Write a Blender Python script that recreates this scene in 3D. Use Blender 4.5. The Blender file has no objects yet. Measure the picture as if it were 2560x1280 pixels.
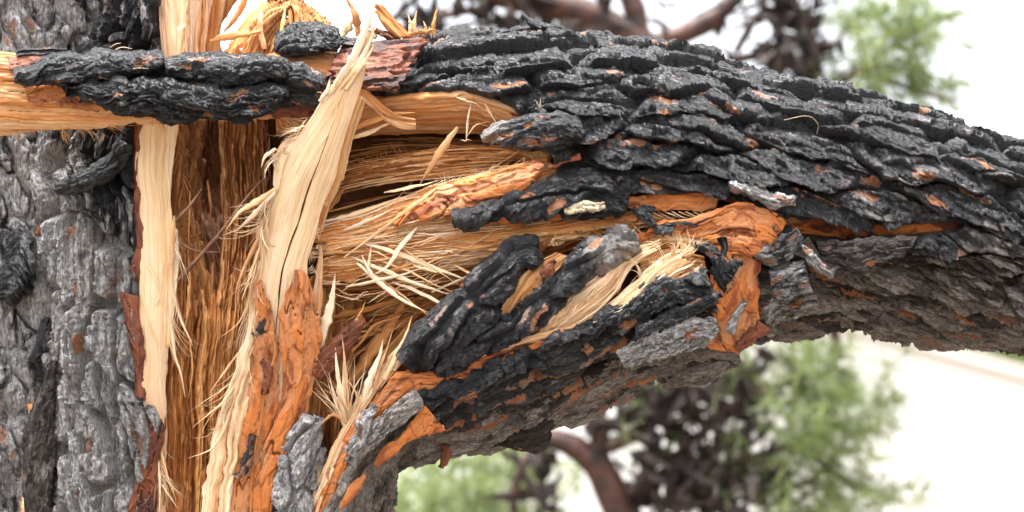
import bpy, math, random
import numpy as np

# ------------------------------------------------------------------ camera, sky, sun, exposure
SC = bpy.context.scene
COL = SC.collection
S = 0.0005            # metres per photo pixel at the focus plane
D = 3560.0            # focus distance in photo pixels (1.78 m)
PITCH = math.radians(10.0)
CAMH = 1.40
cam_d = bpy.data.cameras.new('camera')
cam = bpy.data.objects.new('camera', cam_d)
COL.objects.link(cam)
cam.location = (0, 0, CAMH)
cam.rotation_euler = (math.pi / 2 + PITCH, 0, 0)
cam_d.sensor_width = 36.0
cam_d.lens = 36.0 * D / 2560.0
cam_d.clip_start = 0.05
cam_d.clip_end = 3000
cam_d.dof.use_dof = True
cam_d.dof.focus_distance = D * S - 0.01
cam_d.dof.aperture_fstop = 3.8
SC.camera = cam

SUN_EL, SUN_AZ = math.radians(76), math.radians(215)   # azimuth clockwise from +Y (north)
wd = bpy.data.worlds.new('World')
SC.world = wd
wd.use_nodes = True
nt = wd.node_tree
nt.nodes.clear()
sky = nt.nodes.new('ShaderNodeTexSky')
sky.sky_type = 'NISHITA'
sky.sun_disc = False
sky.sun_elevation = SUN_EL
sky.sun_rotation = SUN_AZ
sky.air_density = 1.0
sky.dust_density = 6.0
hs = nt.nodes.new('ShaderNodeHueSaturation')
hs.inputs['Saturation'].default_value = 0.20
bgn = nt.nodes.new('ShaderNodeBackground')
bgn.inputs['Strength'].default_value = 0.11
wo = nt.nodes.new('ShaderNodeOutputWorld')
nt.links.new(sky.outputs[0], hs.inputs['Color'])
nt.links.new(hs.outputs[0], bgn.inputs['Color'])
nt.links.new(bgn.outputs[0], wo.inputs['Surface'])

sd = bpy.data.lights.new('sun', 'SUN')
sd.energy = 1.5
sd.angle = math.radians(18)
sd.color = (1.0, 0.98, 0.95)
sun = bpy.data.objects.new('sun', sd)
COL.objects.link(sun)
sun.location = (-2, -2, 6)
sun.rotation_euler = (math.pi / 2 - SUN_EL, 0, -SUN_AZ + math.pi)
vs = SC.view_settings
vs.view_transform = 'Standard'
vs.look = 'None'
vs.gamma = 1
vs.exposure = 2.5
SC.cycles.max_bounces = 8
SC.cycles.diffuse_bounces = 5
SC.cycles.use_denoising = True

rng = np.random.default_rng(7)
rnd = random.Random(11)

# ------------------------------------------------------------------ maths helpers
CP, SP = math.cos(PITCH), math.sin(PITCH)


def W(P):
    """photo pixel (x, y) at w pixels in front of the focus plane -> metres"""
    P = np.asarray(P, float)
    k = (D - P[..., 2]) / D
    X = (P[..., 0] - 1280) * S * k
    U = (640 - P[..., 1]) * S * k
    F = (D - P[..., 2]) * S
    return np.stack([X, F * CP - U * SP, CAMH + F * SP + U * CP], -1)


def _hash(ix, iy, seed):
    h = (ix.astype(np.int64) * 374761393 + iy.astype(np.int64) * 668265263 + seed * 1442695041) & 0xFFFFFFFF
    h = ((h ^ (h >> 13)) * 1274126177) & 0xFFFFFFFF
    h = (h ^ (h >> 16)) & 0xFFFFFFFF
    return h.astype(np.float64) / 4294967295.0


def vn(x, y, seed=0):
    x = np.asarray(x, float)
    y = np.asarray(y, float)
    x, y = np.broadcast_arrays(x, y)
    ix, iy = np.floor(x), np.floor(y)
    fx, fy = x - ix, y - iy
    ix = ix.astype(np.int64)
    iy = iy.astype(np.int64)
    ux = fx * fx * fx * (fx * (fx * 6 - 15) + 10)
    uy = fy * fy * fy * (fy * (fy * 6 - 15) + 10)
    a = _hash(ix, iy, seed)
    b = _hash(ix + 1, iy, seed)
    c = _hash(ix, iy + 1, seed)
    d = _hash(ix + 1, iy + 1, seed)
    return ((a + (b - a) * ux) * (1 - uy) + (c + (d - c) * ux) * uy) * 2 - 1


def fbm(x, y, o=4, seed=0, gain=0.5):
    r = 0.0
    amp = 1.0
    tot = 0.0
    for i in range(o):
        r = r + amp * vn(x * 2.03 ** i + i * 17.3, y * 2.03 ** i - i * 9.1, seed + i * 31)
        tot += amp
        amp *= gain
    return r / tot


def sst(a, b, x):
    q = np.clip((x - a) / (b - a), 0, 1)
    return q * q * (3 - 2 * q)


def pts3(pts, w):
    return np.array([(p[0], p[1], p[2] if len(p) > 2 else w) for p in pts], float)


def crv(pts, n, w=0.0):
    p = pts3(pts, w)
    if len(p) == 2:
        p = np.array([p[0], (p[0] + p[1]) / 2, p[1]])
    d = np.r_[0, np.cumsum(np.linalg.norm(np.diff(p, axis=0), axis=1) ** 0.5)]
    t = np.linspace(0, d[-1], n)
    q = np.vstack([2 * p[0] - p[1], p, 2 * p[-1] - p[-2]])
    dd = np.r_[2 * d[0] - d[1], d, 2 * d[-1] - d[-2]]
    out = np.empty((n, 3))
    i = np.clip(np.searchsorted(d, t, side='right') - 1, 0, len(p) - 2)
    for a in range(3):
        p0, p1, p2, p3 = q[i, a], q[i + 1, a], q[i + 2, a], q[i + 3, a]
        t0, t1, t2, t3 = dd[i], dd[i + 1], dd[i + 2], dd[i + 3]
        m1 = (p2 - p0) / (t2 - t0)
        m2 = (p3 - p1) / (t3 - t1)
        h = t2 - t1
        x = (t - t1) / h
        out[:, a] = ((2 * x ** 3 - 3 * x ** 2 + 1) * p1 + (x ** 3 - 2 * x ** 2 + x) * h * m1 +
                     (-2 * x ** 3 + 3 * x ** 2) * p2 + (x ** 3 - x ** 2) * h * m2)
    dl = np.r_[0, np.cumsum(np.linalg.norm(np.diff(out, axis=0), axis=1))]
    tt = np.linspace(0, dl[-1], n)
    return np.stack([np.interp(tt, dl, out[:, a]) for a in range(3)], -1)


# ------------------------------------------------------------------ object helpers
ORG = {}


def thing(name, label, cat, base, group=None):
    o = bpy.data.objects.new(name, None)
    COL.objects.link(o)
    b = W(np.array(base, float)) if len(base) == 3 else np.zeros(3)
    o.location = b
    o.empty_display_size = 0.05
    ORG[o.name] = b
    o['label'] = label
    o['category'] = cat
    if group:
        o['group'] = group
    return o


def mk(name, V, F, mat, parent=None, st=None, k=None, world=False, smooth=True, stuff=False, label=None):
    F = np.asarray(F)
    used = np.unique(F)
    remap = np.full(len(V), -1, np.int64)
    remap[used] = np.arange(len(used))
    V = np.asarray(V, float)[used]
    F = remap[F]
    Vw = V if world else W(V)
    org = np.zeros(3)
    if parent is not None:
        org = ORG[parent.name]
    elif len(Vw):
        org = np.array([Vw[:, 0].mean(), Vw[:, 1].mean(), Vw[:, 2].min()])
    Vl = Vw - org
    me = bpy.data.meshes.new(name)
    n, m = F.shape
    me.vertices.add(len(Vl))
    me.vertices.foreach_set('co', Vl.astype(np.float32).ravel())
    me.loops.add(n * m)
    me.loops.foreach_set('vertex_index', F.astype(np.int32).ravel())
    me.polygons.add(n)
    me.polygons.foreach_set('loop_start', (np.arange(n) * m).astype(np.int32))
    me.polygons.foreach_set('loop_total', np.full(n, m, np.int32))
    me.polygons.foreach_set('use_smooth', np.full(n, smooth, bool))
    if st is not None:
        a = me.attributes.new('st', 'FLOAT_VECTOR', 'POINT')
        a.data.foreach_set('vector', np.asarray(st)[used].astype(np.float32).ravel())
    if k is not None:
        a = me.attributes.new('k', 'FLOAT_COLOR', 'POINT')
        kk = np.asarray(k)[used]
        kk = np.c_[kk, np.ones(len(kk))] if kk.shape[1] == 3 else kk
        a.data.foreach_set('color', kk.astype(np.float32).ravel())
    me.update()
    me.validate()
    me.materials.append(mat)
    o = bpy.data.objects.new(name, me)
    COL.objects.link(o)
    if parent is not None:
        o.parent = parent
    else:
        o.location = org
    ORG[o.name] = org
    if stuff:
        o['kind'] = 'stuff'
    if label:
        o['label'] = label
    return o


def tag(o, label, cat, group=None):
    o['label'] = label
    o['category'] = cat
    if group:
        o['group'] = group
    return o


def gridF(nu, nv):
    i, j = np.meshgrid(np.arange(nu - 1), np.arange(nv - 1), indexing='ij')
    a = (i * nv + j).ravel()
    return np.stack([a, a + nv, a + nv + 1, a + 1], -1)


def normals(P):
    du = np.gradient(P, axis=0)
    dv = np.gradient(P, axis=1)
    N = np.cross(du, dv)
    N /= np.linalg.norm(N, axis=-1, keepdims=True) + 1e-9
    if N[..., 2].mean() < 0:
        N = -N
    return N


def lens(P):
    """length coordinates s (along) and t (across) in px"""
    du = np.linalg.norm(np.diff(P, axis=0), axis=-1).mean(1)
    s = np.r_[0, np.cumsum(du)]
    dv = np.linalg.norm(np.diff(P, axis=1), axis=-1)
    t = np.concatenate([np.zeros((P.shape[0], 1)), np.cumsum(dv, 1)], 1)
    return np.repeat(s[:, None], P.shape[1], 1), t


def ruled(A, B, du, dv, w=0.0, bulge=0.0, pw=0.5, edge=0.0, seed=0, sag=None):
    LA = np.linalg.norm(np.diff(pts3(A, w), axis=0), axis=1).sum()
    nu = max(6, int(LA / du))
    a, b = crv(A, nu, w), crv(B, nu, w)
    if edge:
        s = np.arange(nu) * du
        dr = b - a
        dr /= np.linalg.norm(dr, axis=1, keepdims=True) + 1e-6
        a = a + dr * (edge * fbm(s / 45.0, s * 0 + 3.3, 4, seed))[:, None]
        b = b + dr * (edge * fbm(s / 45.0, s * 0 + 9.3, 4, seed + 5))[:, None]
    wd_ = np.linalg.norm(b - a, axis=1).max()
    nv = max(6, int((wd_ + abs(bulge)) / dv))
    v = np.linspace(0, 1, nv)
    if bulge:
        v = 0.5 - 0.5 * np.cos(v * np.pi) if pw <= 0.6 else v
    P = a[:, None] * (1 - v)[None, :, None] + b[:, None] * v[None, :, None]
    P[..., 2] += bulge * (4 * v * (1 - v) + 1e-6) ** pw
    return P


def solid(P, Vd, keep, thick, N):
    """faces of the kept cells of a displaced grid plus a back and rims"""
    nu, nv = P.shape[:2]
    F = gridF(nu, nv)[keep.ravel()]
    V = Vd.reshape(-1, 3)
    if thick <= 0 or len(F) == 0:
        return V, F
    n = len(V)
    Bk = (P - N * thick).reshape(-1, 3)
    E = np.concatenate([F[:, [0, 1]], F[:, [1, 2]], F[:, [2, 3]], F[:, [3, 0]]])
    key = E[:, 0] * n + E[:, 1]
    rev = E[:, 1] * n + E[:, 0]
    bd = E[~np.isin(key, rev)]
    side = np.stack([bd[:, 1], bd[:, 0], bd[:, 0] + n, bd[:, 1] + n], -1)
    return np.vstack([V, Bk]), np.vstack([F, F[:, ::-1] + n, side])


# ------------------------------------------------------------------ materials
def nodes(name):
    m = bpy.data.materials.new(name)
    m.use_nodes = True
    t = m.node_tree
    t.nodes.clear()
    out = t.nodes.new('ShaderNodeOutputMaterial')
    b = t.nodes.new('ShaderNodeBsdfPrincipled')
    t.links.new(b.outputs[0], out.inputs[0])
    return m, t, b


def N_(t, typ, **kw):
    n = t.nodes.new(typ)
    for a, b in kw.items():
        setattr(n, a, b)
    return n


def val(t, sock, v):
    if hasattr(v, 'links') or hasattr(v, 'is_linked'):
        t.links.new(v, sock)
    else:
        sock.default_value = v


def mixc(t, f, a, b, mode='MIX'):
    n = N_(t, 'ShaderNodeMix', data_type='RGBA', blend_type=mode)
    val(t, n.inputs[0], f)
    for i, c in ((6, a), (7, b)):
        if isinstance(c, tuple):
            n.inputs[i].default_value = (*c, 1)
        else:
            t.links.new(c, n.inputs[i])
    return n.outputs[2]


def mth(t, op, a, b=0.0, c=None, clamp=False):
    n = N_(t, 'ShaderNodeMath', operation=op, use_clamp=clamp)
    val(t, n.inputs[0], a)
    val(t, n.inputs[1], b)
    if c is not None:
        val(t, n.inputs[2], c)
    return n.outputs[0]


def ramp(t, f, stops):
    n = N_(t, 'ShaderNodeValToRGB')
    e = n.color_ramp.elements
    while len(e) < len(stops):
        e.new(0.5)
    for x, (p, c) in zip(e, stops):
        x.position = p
        x.color = (*c, 1) if isinstance(c, tuple) else (c, c, c, 1)
    t.links.new(f, n.inputs[0])
    return n.outputs[0]


def noise(t, vec, scale, detail=4, rough=0.55, mul=None, off=None):
    mp = N_(t, 'ShaderNodeMapping')
    t.links.new(vec, mp.inputs[0])
    mp.inputs['Scale'].default_value = mul or (1, 1, 1)
    if off:
        mp.inputs['Location'].default_value = off
    n = N_(t, 'ShaderNodeTexNoise')
    n.inputs['Scale'].default_value = scale
    n.inputs['Detail'].default_value = detail
    n.inputs['Roughness'].default_value = rough
    t.links.new(mp.outputs[0], n.inputs['Vector'])
    return n.outputs[0]


def attrs(t):
    a = N_(t, 'ShaderNodeAttribute', attribute_name='st')
    k = N_(t, 'ShaderNodeAttribute', attribute_name='k')
    sp = N_(t, 'ShaderNodeSeparateColor')
    t.links.new(k.outputs['Color'], sp.inputs[0])
    return a.outputs['Vector'], sp.outputs[0], sp.outputs[1], sp.outputs[2]


def bump(t, b, h, strength, dist):
    n = N_(t, 'ShaderNodeBump')
    n.inputs['Strength'].default_value = strength
    n.inputs['Distance'].default_value = dist
    t.links.new(h, n.inputs['Height'])
    t.links.new(n.outputs[0], b.inputs['Normal'])


def mat_bark(name, char=((0.0015, 0.0015, 0.002), (0.028, 0.030, 0.039)), grey=((0.15, 0.14, 0.135), (0.38, 0.36, 0.35)),
             flake=((0.36, 0.10, 0.03), (0.52, 0.25, 0.12)), rough=0.36, spec=0.8):
    m, t, b = nodes(name)
    st, R, G, B = attrs(t)
    n1 = noise(t, st, 1.0, 6, 0.6, (0.012, 0.035, 0.05))
    n2 = noise(t, st, 1.0, 8, 0.65, (0.06, 0.20, 0.35))
    n3 = noise(t, st, 1.0, 3, 0.5, (0.03, 0.05, 0.02), (7, 3, 1))
    gm = mth(t, 'ADD', G, mth(t, 'MULTIPLY', mth(t, 'SUBTRACT', n1, 0.5), 1.1))
    gm = ramp(t, gm, [(0.38, 0.0), (0.62, 1.0)])
    cc = mixc(t, ramp(t, n2, [(0.42, 0.0), (0.62, 1.0)]), *char)
    gc = mixc(t, ramp(t, n2, [(0.40, 0.0), (0.60, 1.0)]), *grey)
    gc = mixc(t, mth(t, 'MULTIPLY', B, 0.35), gc, (0.20, 0.15, 0.115))
    c = mixc(t, gm, cc, gc)
    # small reddish flecks of fresh scale everywhere
    fl = ramp(t, n3, [(0.67, 0.0), (0.70, 1.0)])
    c = mixc(t, mth(t, 'MULTIPLY', fl, 0.4), c, (0.20, 0.085, 0.06))
    fc = mixc(t, n2, *flake)
    fc = mixc(t, ramp(t, B, [(0.3, 0.0), (0.55, 1.0)]), fc, (0.34, 0.20, 0.155))
    fc = mixc(t, ramp(t, B, [(0.75, 0.0), (0.8, 1.0)]), fc, (0.17, 0.145, 0.15))
    fm = ramp(t, R, [(0.42, 0.0), (0.58, 1.0)])
    c = mixc(t, fm, c, fc)
    t.links.new(c, b.inputs['Base Color'])
    t.links.new(mth(t, 'ADD', mth(t, 'MULTIPLY', n2, 0.5), rough - 0.25), b.inputs['Roughness'])
    n4 = noise(t, st, 1.0, 8, 0.7, (0.045, 0.15, 0.25), (3, 9, 2))
    n5 = noise(t, st, 1.0, 4, 0.6, (0.012, 0.03, 0.55), (1, 4, 8))
    bump(t, b, mth(t, 'ADD', n4, mth(t, 'MULTIPLY', n5, 0.6)), 1.0, 0.011)
    b.inputs['Specular IOR Level'].default_value = spec
    return m


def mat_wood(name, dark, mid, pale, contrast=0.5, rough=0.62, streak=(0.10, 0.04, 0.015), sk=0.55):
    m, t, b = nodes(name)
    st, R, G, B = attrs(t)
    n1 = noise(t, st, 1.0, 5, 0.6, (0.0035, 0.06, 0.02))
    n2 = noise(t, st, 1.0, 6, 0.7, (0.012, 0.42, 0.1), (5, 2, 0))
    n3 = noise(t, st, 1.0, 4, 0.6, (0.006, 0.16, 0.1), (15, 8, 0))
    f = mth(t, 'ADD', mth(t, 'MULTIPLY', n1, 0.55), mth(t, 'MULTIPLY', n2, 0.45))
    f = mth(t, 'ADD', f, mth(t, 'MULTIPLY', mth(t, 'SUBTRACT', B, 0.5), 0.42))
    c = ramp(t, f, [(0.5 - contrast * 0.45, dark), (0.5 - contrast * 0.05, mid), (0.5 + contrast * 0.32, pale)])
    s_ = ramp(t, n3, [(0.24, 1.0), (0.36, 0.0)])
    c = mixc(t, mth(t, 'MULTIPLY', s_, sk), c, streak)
    # R: brown of the heartwood, also shade painted into hollows, G: reddish resin
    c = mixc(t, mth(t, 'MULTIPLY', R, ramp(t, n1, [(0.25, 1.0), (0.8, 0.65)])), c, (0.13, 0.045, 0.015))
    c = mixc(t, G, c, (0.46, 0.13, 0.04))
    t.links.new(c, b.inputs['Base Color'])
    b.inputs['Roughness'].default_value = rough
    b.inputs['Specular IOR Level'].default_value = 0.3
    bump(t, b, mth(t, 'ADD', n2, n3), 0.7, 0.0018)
    return m


def mat_inner(name, base, tan, deep, rough=0.5):
    m, t, b = nodes(name)
    st, R, G, B = attrs(t)
    n1 = noise(t, st, 1.0, 5, 0.6, (0.012, 0.03, 0.02))
    n2 = noise(t, st, 1.0, 6, 0.65, (0.10, 0.22, 0.2))
    c = mixc(t, ramp(t, n1, [(0.3, 0.0), (0.7, 1.0)]), base, tuple(min(1, x * 1.25) for x in base))
    n3 = noise(t, st, 1.0, 5, 0.65, (0.010, 0.15, 0.05), (4, 4, 4))
    c = mixc(t, mth(t, 'MULTIPLY', ramp(t, n3, [(0.48, 0.0), (0.66, 1.0)]), 0.55), c, tuple(x * 0.5 for x in base))
    c = mixc(t, R, c, tan)
    c = mixc(t, mth(t, 'MULTIPLY', ramp(t, n3, [(0.28, 1.0), (0.42, 0.0)]), 0.4), c, tan)
    c = mixc(t, mth(t, 'MULTIPLY', ramp(t, n2, [(0.55, 0.0), (0.75, 1.0)]), 0.45), c, deep)
    c = mixc(t, G, c, deep)
    c = mixc(t, B, c, (0.05, 0.018, 0.012))
    t.links.new(c, b.inputs['Base Color'])
    b.inputs['Roughness'].default_value = rough
    bump(t, b, noise(t, st, 1.0, 7, 0.65, (0.05, 0.12, 0.1)), 0.8, 0.004)
    b.inputs['Specular IOR Level'].default_value = 0.35
    return m


def mat_plain(name, a, b2, scale=20, rough=0.7, trans=0.0):
    m, t, b = nodes(name)
    g = N_(t, 'ShaderNodeNewGeometry')
    n1 = noise(t, g.outputs['Position'], scale, 5, 0.6)
    c = mixc(t, ramp(t, n1, [(0.35, 0.0), (0.65, 1.0)]), a, b2)
    t.links.new(c, b.inputs['Base Color'])
    b.inputs['Roughness'].default_value = rough
    if trans:
        tr = N_(t, 'ShaderNodeBsdfTranslucent')
        t.links.new(c, tr.inputs[0])
        mx = N_(t, 'ShaderNodeMixShader')
        mx.inputs[0].default_value = trans
        t.links.new(b.outputs[0], mx.inputs[1])
        t.links.new(tr.outputs[0], mx.inputs[2])
        out = [n for n in t.nodes if n.type == 'OUTPUT_MATERIAL'][0]
        t.links.new(mx.outputs[0], out.inputs[0])
    return m


M_char = mat_bark('charred_bark')
M_grey = mat_bark('grey_bark', grey=((0.20, 0.195, 0.20), (0.74, 0.73, 0.735)), flake=((0.36, 0.12, 0.05), (0.50, 0.25, 0.16)), rough=0.6, spec=0.35)
M_under = mat_bark('brown_bark', char=((0.018, 0.013, 0.011), (0.06, 0.042, 0.034)), grey=((0.13, 0.11, 0.10), (0.46, 0.425, 0.395)),
                   flake=((0.40, 0.12, 0.035), (0.56, 0.26, 0.12)), rough=0.55, spec=0.45)
M_sap = mat_wood('pale_sapwood', (0.58, 0.27, 0.10), (0.78, 0.52, 0.29), (0.84, 0.69, 0.50), 0.42, sk=0.3, streak=(0.50, 0.22, 0.08))
M_fan = mat_wood('fresh_torn_wood', (0.42, 0.13, 0.032), (0.70, 0.34, 0.115), (0.84, 0.61, 0.36), 0.5, sk=0.55, streak=(0.30, 0.10, 0.03))
M_heart = mat_wood('brown_heartwood', (0.15, 0.048, 0.013), (0.45, 0.175, 0.048), (0.66, 0.35, 0.13), 0.5, sk=0.8, streak=(0.035, 0.012, 0.005))
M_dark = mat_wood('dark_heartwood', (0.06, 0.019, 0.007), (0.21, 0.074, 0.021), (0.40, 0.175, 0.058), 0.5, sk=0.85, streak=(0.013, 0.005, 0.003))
M_slab = mat_wood('smooth_pale_wood', (0.62, 0.35, 0.15), (0.79, 0.56, 0.33), (0.84, 0.69, 0.50), 0.6, sk=0.3, streak=(0.58, 0.33, 0.15))
M_inner = mat_inner('orange_inner_bark', (0.52, 0.165, 0.036), (0.56, 0.28, 0.14), (0.20, 0.045, 0.016), 0.58)
M_red = mat_inner('red_inner_bark', (0.19, 0.052, 0.020), (0.28, 0.10, 0.055), (0.08, 0.022, 0.012), 0.45)
M_twig = mat_plain('twig_brown', (0.10, 0.04, 0.02), (0.22, 0.10, 0.05), 60)
M_needle = mat_plain('dry_needle', (0.45, 0.33, 0.2), (0.6, 0.48, 0.33), 60)
M_lichen = mat_plain('cream_lichen', (0.16, 0.12, 0.07), (0.58, 0.52, 0.36), 220, 0.9)


# ------------------------------------------------------------------ relief generators
def cells(s, t, cs, ct, seed, jit=0.75, p=2.0):
    """jittered brick cells; returns F1, F2, id hash, seed offset (ds, dt)"""
    r0 = np.floor(t / ct).astype(np.int64)
    F1 = np.full(s.shape, 9.0)
    F2 = np.full(s.shape, 9.0)
    ID = np.zeros(s.shape, np.int64)
    DS = np.zeros(s.shape)
    DT = np.zeros(s.shape)
    for dr in (-1, 0, 1):
        r = r0 + dr
        off = _hash(r, r * 0 + 5, seed) * cs
        c0 = np.floor((s + off) / cs).astype(np.int64)
        for dc in (-1, 0, 1):
            c = c0 + dc
            ss = (c + 0.5 + jit * (_hash(r, c, seed + 1) - 0.5)) * cs - off
            tt = (r + 0.5 + jit * (_hash(r, c, seed + 2) - 0.5)) * ct
            a, b = (s - ss) / cs, (t - tt) / ct
            d = (np.abs(a) ** p + np.abs(b) ** p) ** (1 / p)
            i_ = (r & 0xFFFF) * 65536 + (c & 0xFFFF)
            n1 = d < F1
            F2 = np.where(n1, F1, np.minimum(F2, d))
            ID = np.where(n1, i_, ID)
            DS = np.where(n1, a, DS)
            DT = np.where(n1, b, DT)
            F1 = np.where(n1, d, F1)
    return F1, F2, ID, DS, DT


def terr(h, n, nz, mix):
    q = h * n + nz
    f = np.floor(q)
    return h * (1 - mix) + mix * (f + sst(0.72, 1.0, q - f) - nz) / n


def scars(x, y, ext, seed):
    """forced shed-scale patches along short strokes (x0, y0, x1, y1, half width)"""
    m = np.zeros(x.shape)
    if not ext:
        return m
    nz = 0.45 * fbm(x / 16, y / 10, 3, seed)
    for x0, y0, x1, y1, hw in ext:
        dx, dy = x1 - x0, y1 - y0
        u = np.clip(((x - x0) * dx + (y - y0) * dy) / (dx * dx + dy * dy), 0, 1)
        d = np.hypot(x - x0 - u * dx, y - y0 - u * dy)
        m = np.maximum(m, sst(1.0, 0.75, d / hw + nz))
    return m


def bark(name, parent, P, mat, cs=150, ct=58, amp=26, seed=1, grey=None, fall=None, slant=0.0, flake=0.16, over=0.45,
         warp=22, smin=60, crumbs='bark_crumbs', down=1.0, ext=None, sub=0.5, asym=1.0, tm=0.62, fine=1.0, fc=(44, 15), gap=1.0, ledge=0.16, floor=0.0):
    """bark plates: one mesh per plate.  fall: 0..1 per vertex, 0 = torn away."""
    nu, nv = P.shape[:2]
    s, t = lens(P)
    t = t - t[:, nv // 2][:, None] if fall is None else t
    s2 = s + warp * 2.0 * fbm(s / 150, t / 80, 3, seed + 10) + 9 * fine * fbm(s / 24, t / 13, 3, seed + 14)
    t2 = t * down + slant * s + warp * 1.1 * fbm(s / 170, t / 70, 3, seed + 11) + 6.5 * fine * fbm(s / 30, t / 11, 3, seed + 12)
    F1, F2, ID, ds, dt = cells(s2, t2, cs, ct, seed, 0.95)
    e = F2 - F1
    H1, H2, JD, dsb, dtb = cells(s2 + 4 * vn(s / 9, t / 6, seed + 15), t2 * 1.0 + 3 * vn(s / 12, t / 6, seed + 16), cs * 0.46, ct * 0.5, seed + 100, 0.95)
    eb = H2 - H1
    q = sst(-0.35, 0.4, dt) * asym + 0.5 * (1 - asym)
    prof = sst(0.0, 0.30, e) * (1 - q) + sst(0.03 * gap, 0.17 * gap, e) * q
    if asym == 0.0:
        prof = sst(0.03 * gap, 0.15 * gap, e)
    qb = sst(-0.3, 0.4, dtb)
    profb = sst(0.0, 0.45, eb) * (1 - qb) + sst(0.0, 0.14, eb) * qb
    r1 = _hash(ID, ID * 0 + 3, seed + 20)
    r2 = _hash(ID, ID * 0 + 4, seed + 21)
    r3 = _hash(ID, ID * 0 + 6, seed + 22)
    rb = _hash(JD, JD * 0 + 6, seed + 23)
    h = prof * (0.34 + 0.10 * (1 - asym) + asym * 0.46 * np.clip(dt + 0.5, 0, 1.1) + 0.40 * (r1 - 0.5) + 0.30 * (r2 - 0.5) * ds)
    h = h + sub * prof * profb * (0.22 + 0.28 * np.clip(dtb + 0.5, 0, 1) + 0.5 * (rb - 0.5)) - 0.05 - floor * (1 - prof)
    # stacked laminations and roughness
    h = terr(h, 5.5, 1.1 * fbm(s / 48 + r1 * 9, t / 17, 4, seed + 30, 0.6), tm)
    h = h + fine * 0.11 * fbm(s / 55, t / 8, 5, seed + 40, 0.65) + fine * 0.05 * (1 - 2 * np.abs(vn(s / 16, t / 5.0, seed + 44)))
    # shed scales: crisp-edged recessed patches on the plate tops
    fs = s + 10 * fbm(s / 22, t / 16, 3, seed + 61)
    ft = t + 6 * fbm(s / 18, t / 14, 3, seed + 62)
    G1, G2, GI, _, _ = cells(fs, ft, fc[0], fc[1], seed + 60, 0.95)
    gr_ = _hash(GI, GI * 0 + 2, seed + 63)
    pick = (gr_ < flake) & (e > 0.14) & (eb > 0.05)
    ge = sst(0.03, 0.10, G2 - G1) * pick
    scl = sst(0.0, 0.06, G2 - G1) * (_hash(GI, GI * 0 + 8, seed + 64) - 0.5)
    if ext:
        ge = np.maximum(ge, scars(P[..., 0], P[..., 1], ext, seed + 65))
    h = h - 0.09 * ge + ledge * scl * (0.35 + 0.65 * prof)
    if fall is not None:
        f = fall + 0.10 * fbm(s / 30, t / 20, 4, seed + 50)
        k_ = sst(0.0, 0.25, f)
        h = h * k_ - (1 - k_) * 0.9
        keepv = f > 0.0
    else:
        keepv = np.ones((nu, nv), bool)
    N = normals(P)
    T = np.gradient(P, axis=1)
    T /= np.linalg.norm(T, axis=-1, keepdims=True) + 1e-9
    V = P + N * (h * amp)[..., None] + T * (np.sign(down) * np.clip(h, 0, 2) * amp * over * (q - 0.25))[..., None]
    F = gridF(nu, nv)
    kv = keepv.ravel()
    F = F[kv[F].all(1)]
    if not len(F):
        return
    st = np.stack([s, t, h * amp], -1).reshape(-1, 3)
    gv = grey(P[..., 0], P[..., 1]) if callable(grey) else np.full((nu, nv), 0.0 if grey is None else grey)
    gv = gv + 0.35 * (r3 - 0.5) + 0.18 * (rb - 0.5) + 0.26 * ((gr_ * 31.7) % 1.0 > 0.72) * sst(0.03, 0.10, G2 - G1) * prof * profb
    K = np.stack([ge, np.clip(gv, 0, 1), np.where(ge > 0.01, (gr_ * 97.3) % 1.0, r2)], -1).reshape(-1, 3)
    fid = ID.ravel()[F[:, 0]]
    u, inv, cnt = np.unique(fid, return_inverse=True, return_counts=True)
    order = np.argsort(inv, kind='stable')
    cuts = np.split(order, np.cumsum(cnt)[:-1])
    small = []
    Vf = V.reshape(-1, 3)
    for c0 in cuts:
        if len(c0) < smin:
            small.append(c0)
            continue
        uq, loc = np.unique(F[c0], return_inverse=True)
        loc = loc.reshape(-1, 4)
        lab = np.arange(len(uq))
        while True:                       # connected pieces of the plate
            lo_ = lab[loc].min(1)
            new = lab.copy()
            for q_ in range(4):
                np.minimum.at(new, loc[:, q_], lo_)
            new = new[new]
            if (new == lab).all():
                break
            lab = new
        fl_ab = lab[loc[:, 0]]
        for L_ in np.unique(fl_ab):
            c = c0[fl_ab == L_]
            if len(c) < smin:
                small.append(c)
            else:
                mk(name, Vf, F[c], mat, parent, st, K)
    if small:
        mk(crumbs, Vf, F[np.concatenate(small)], mat, parent, st, K, stuff=True)


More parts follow.
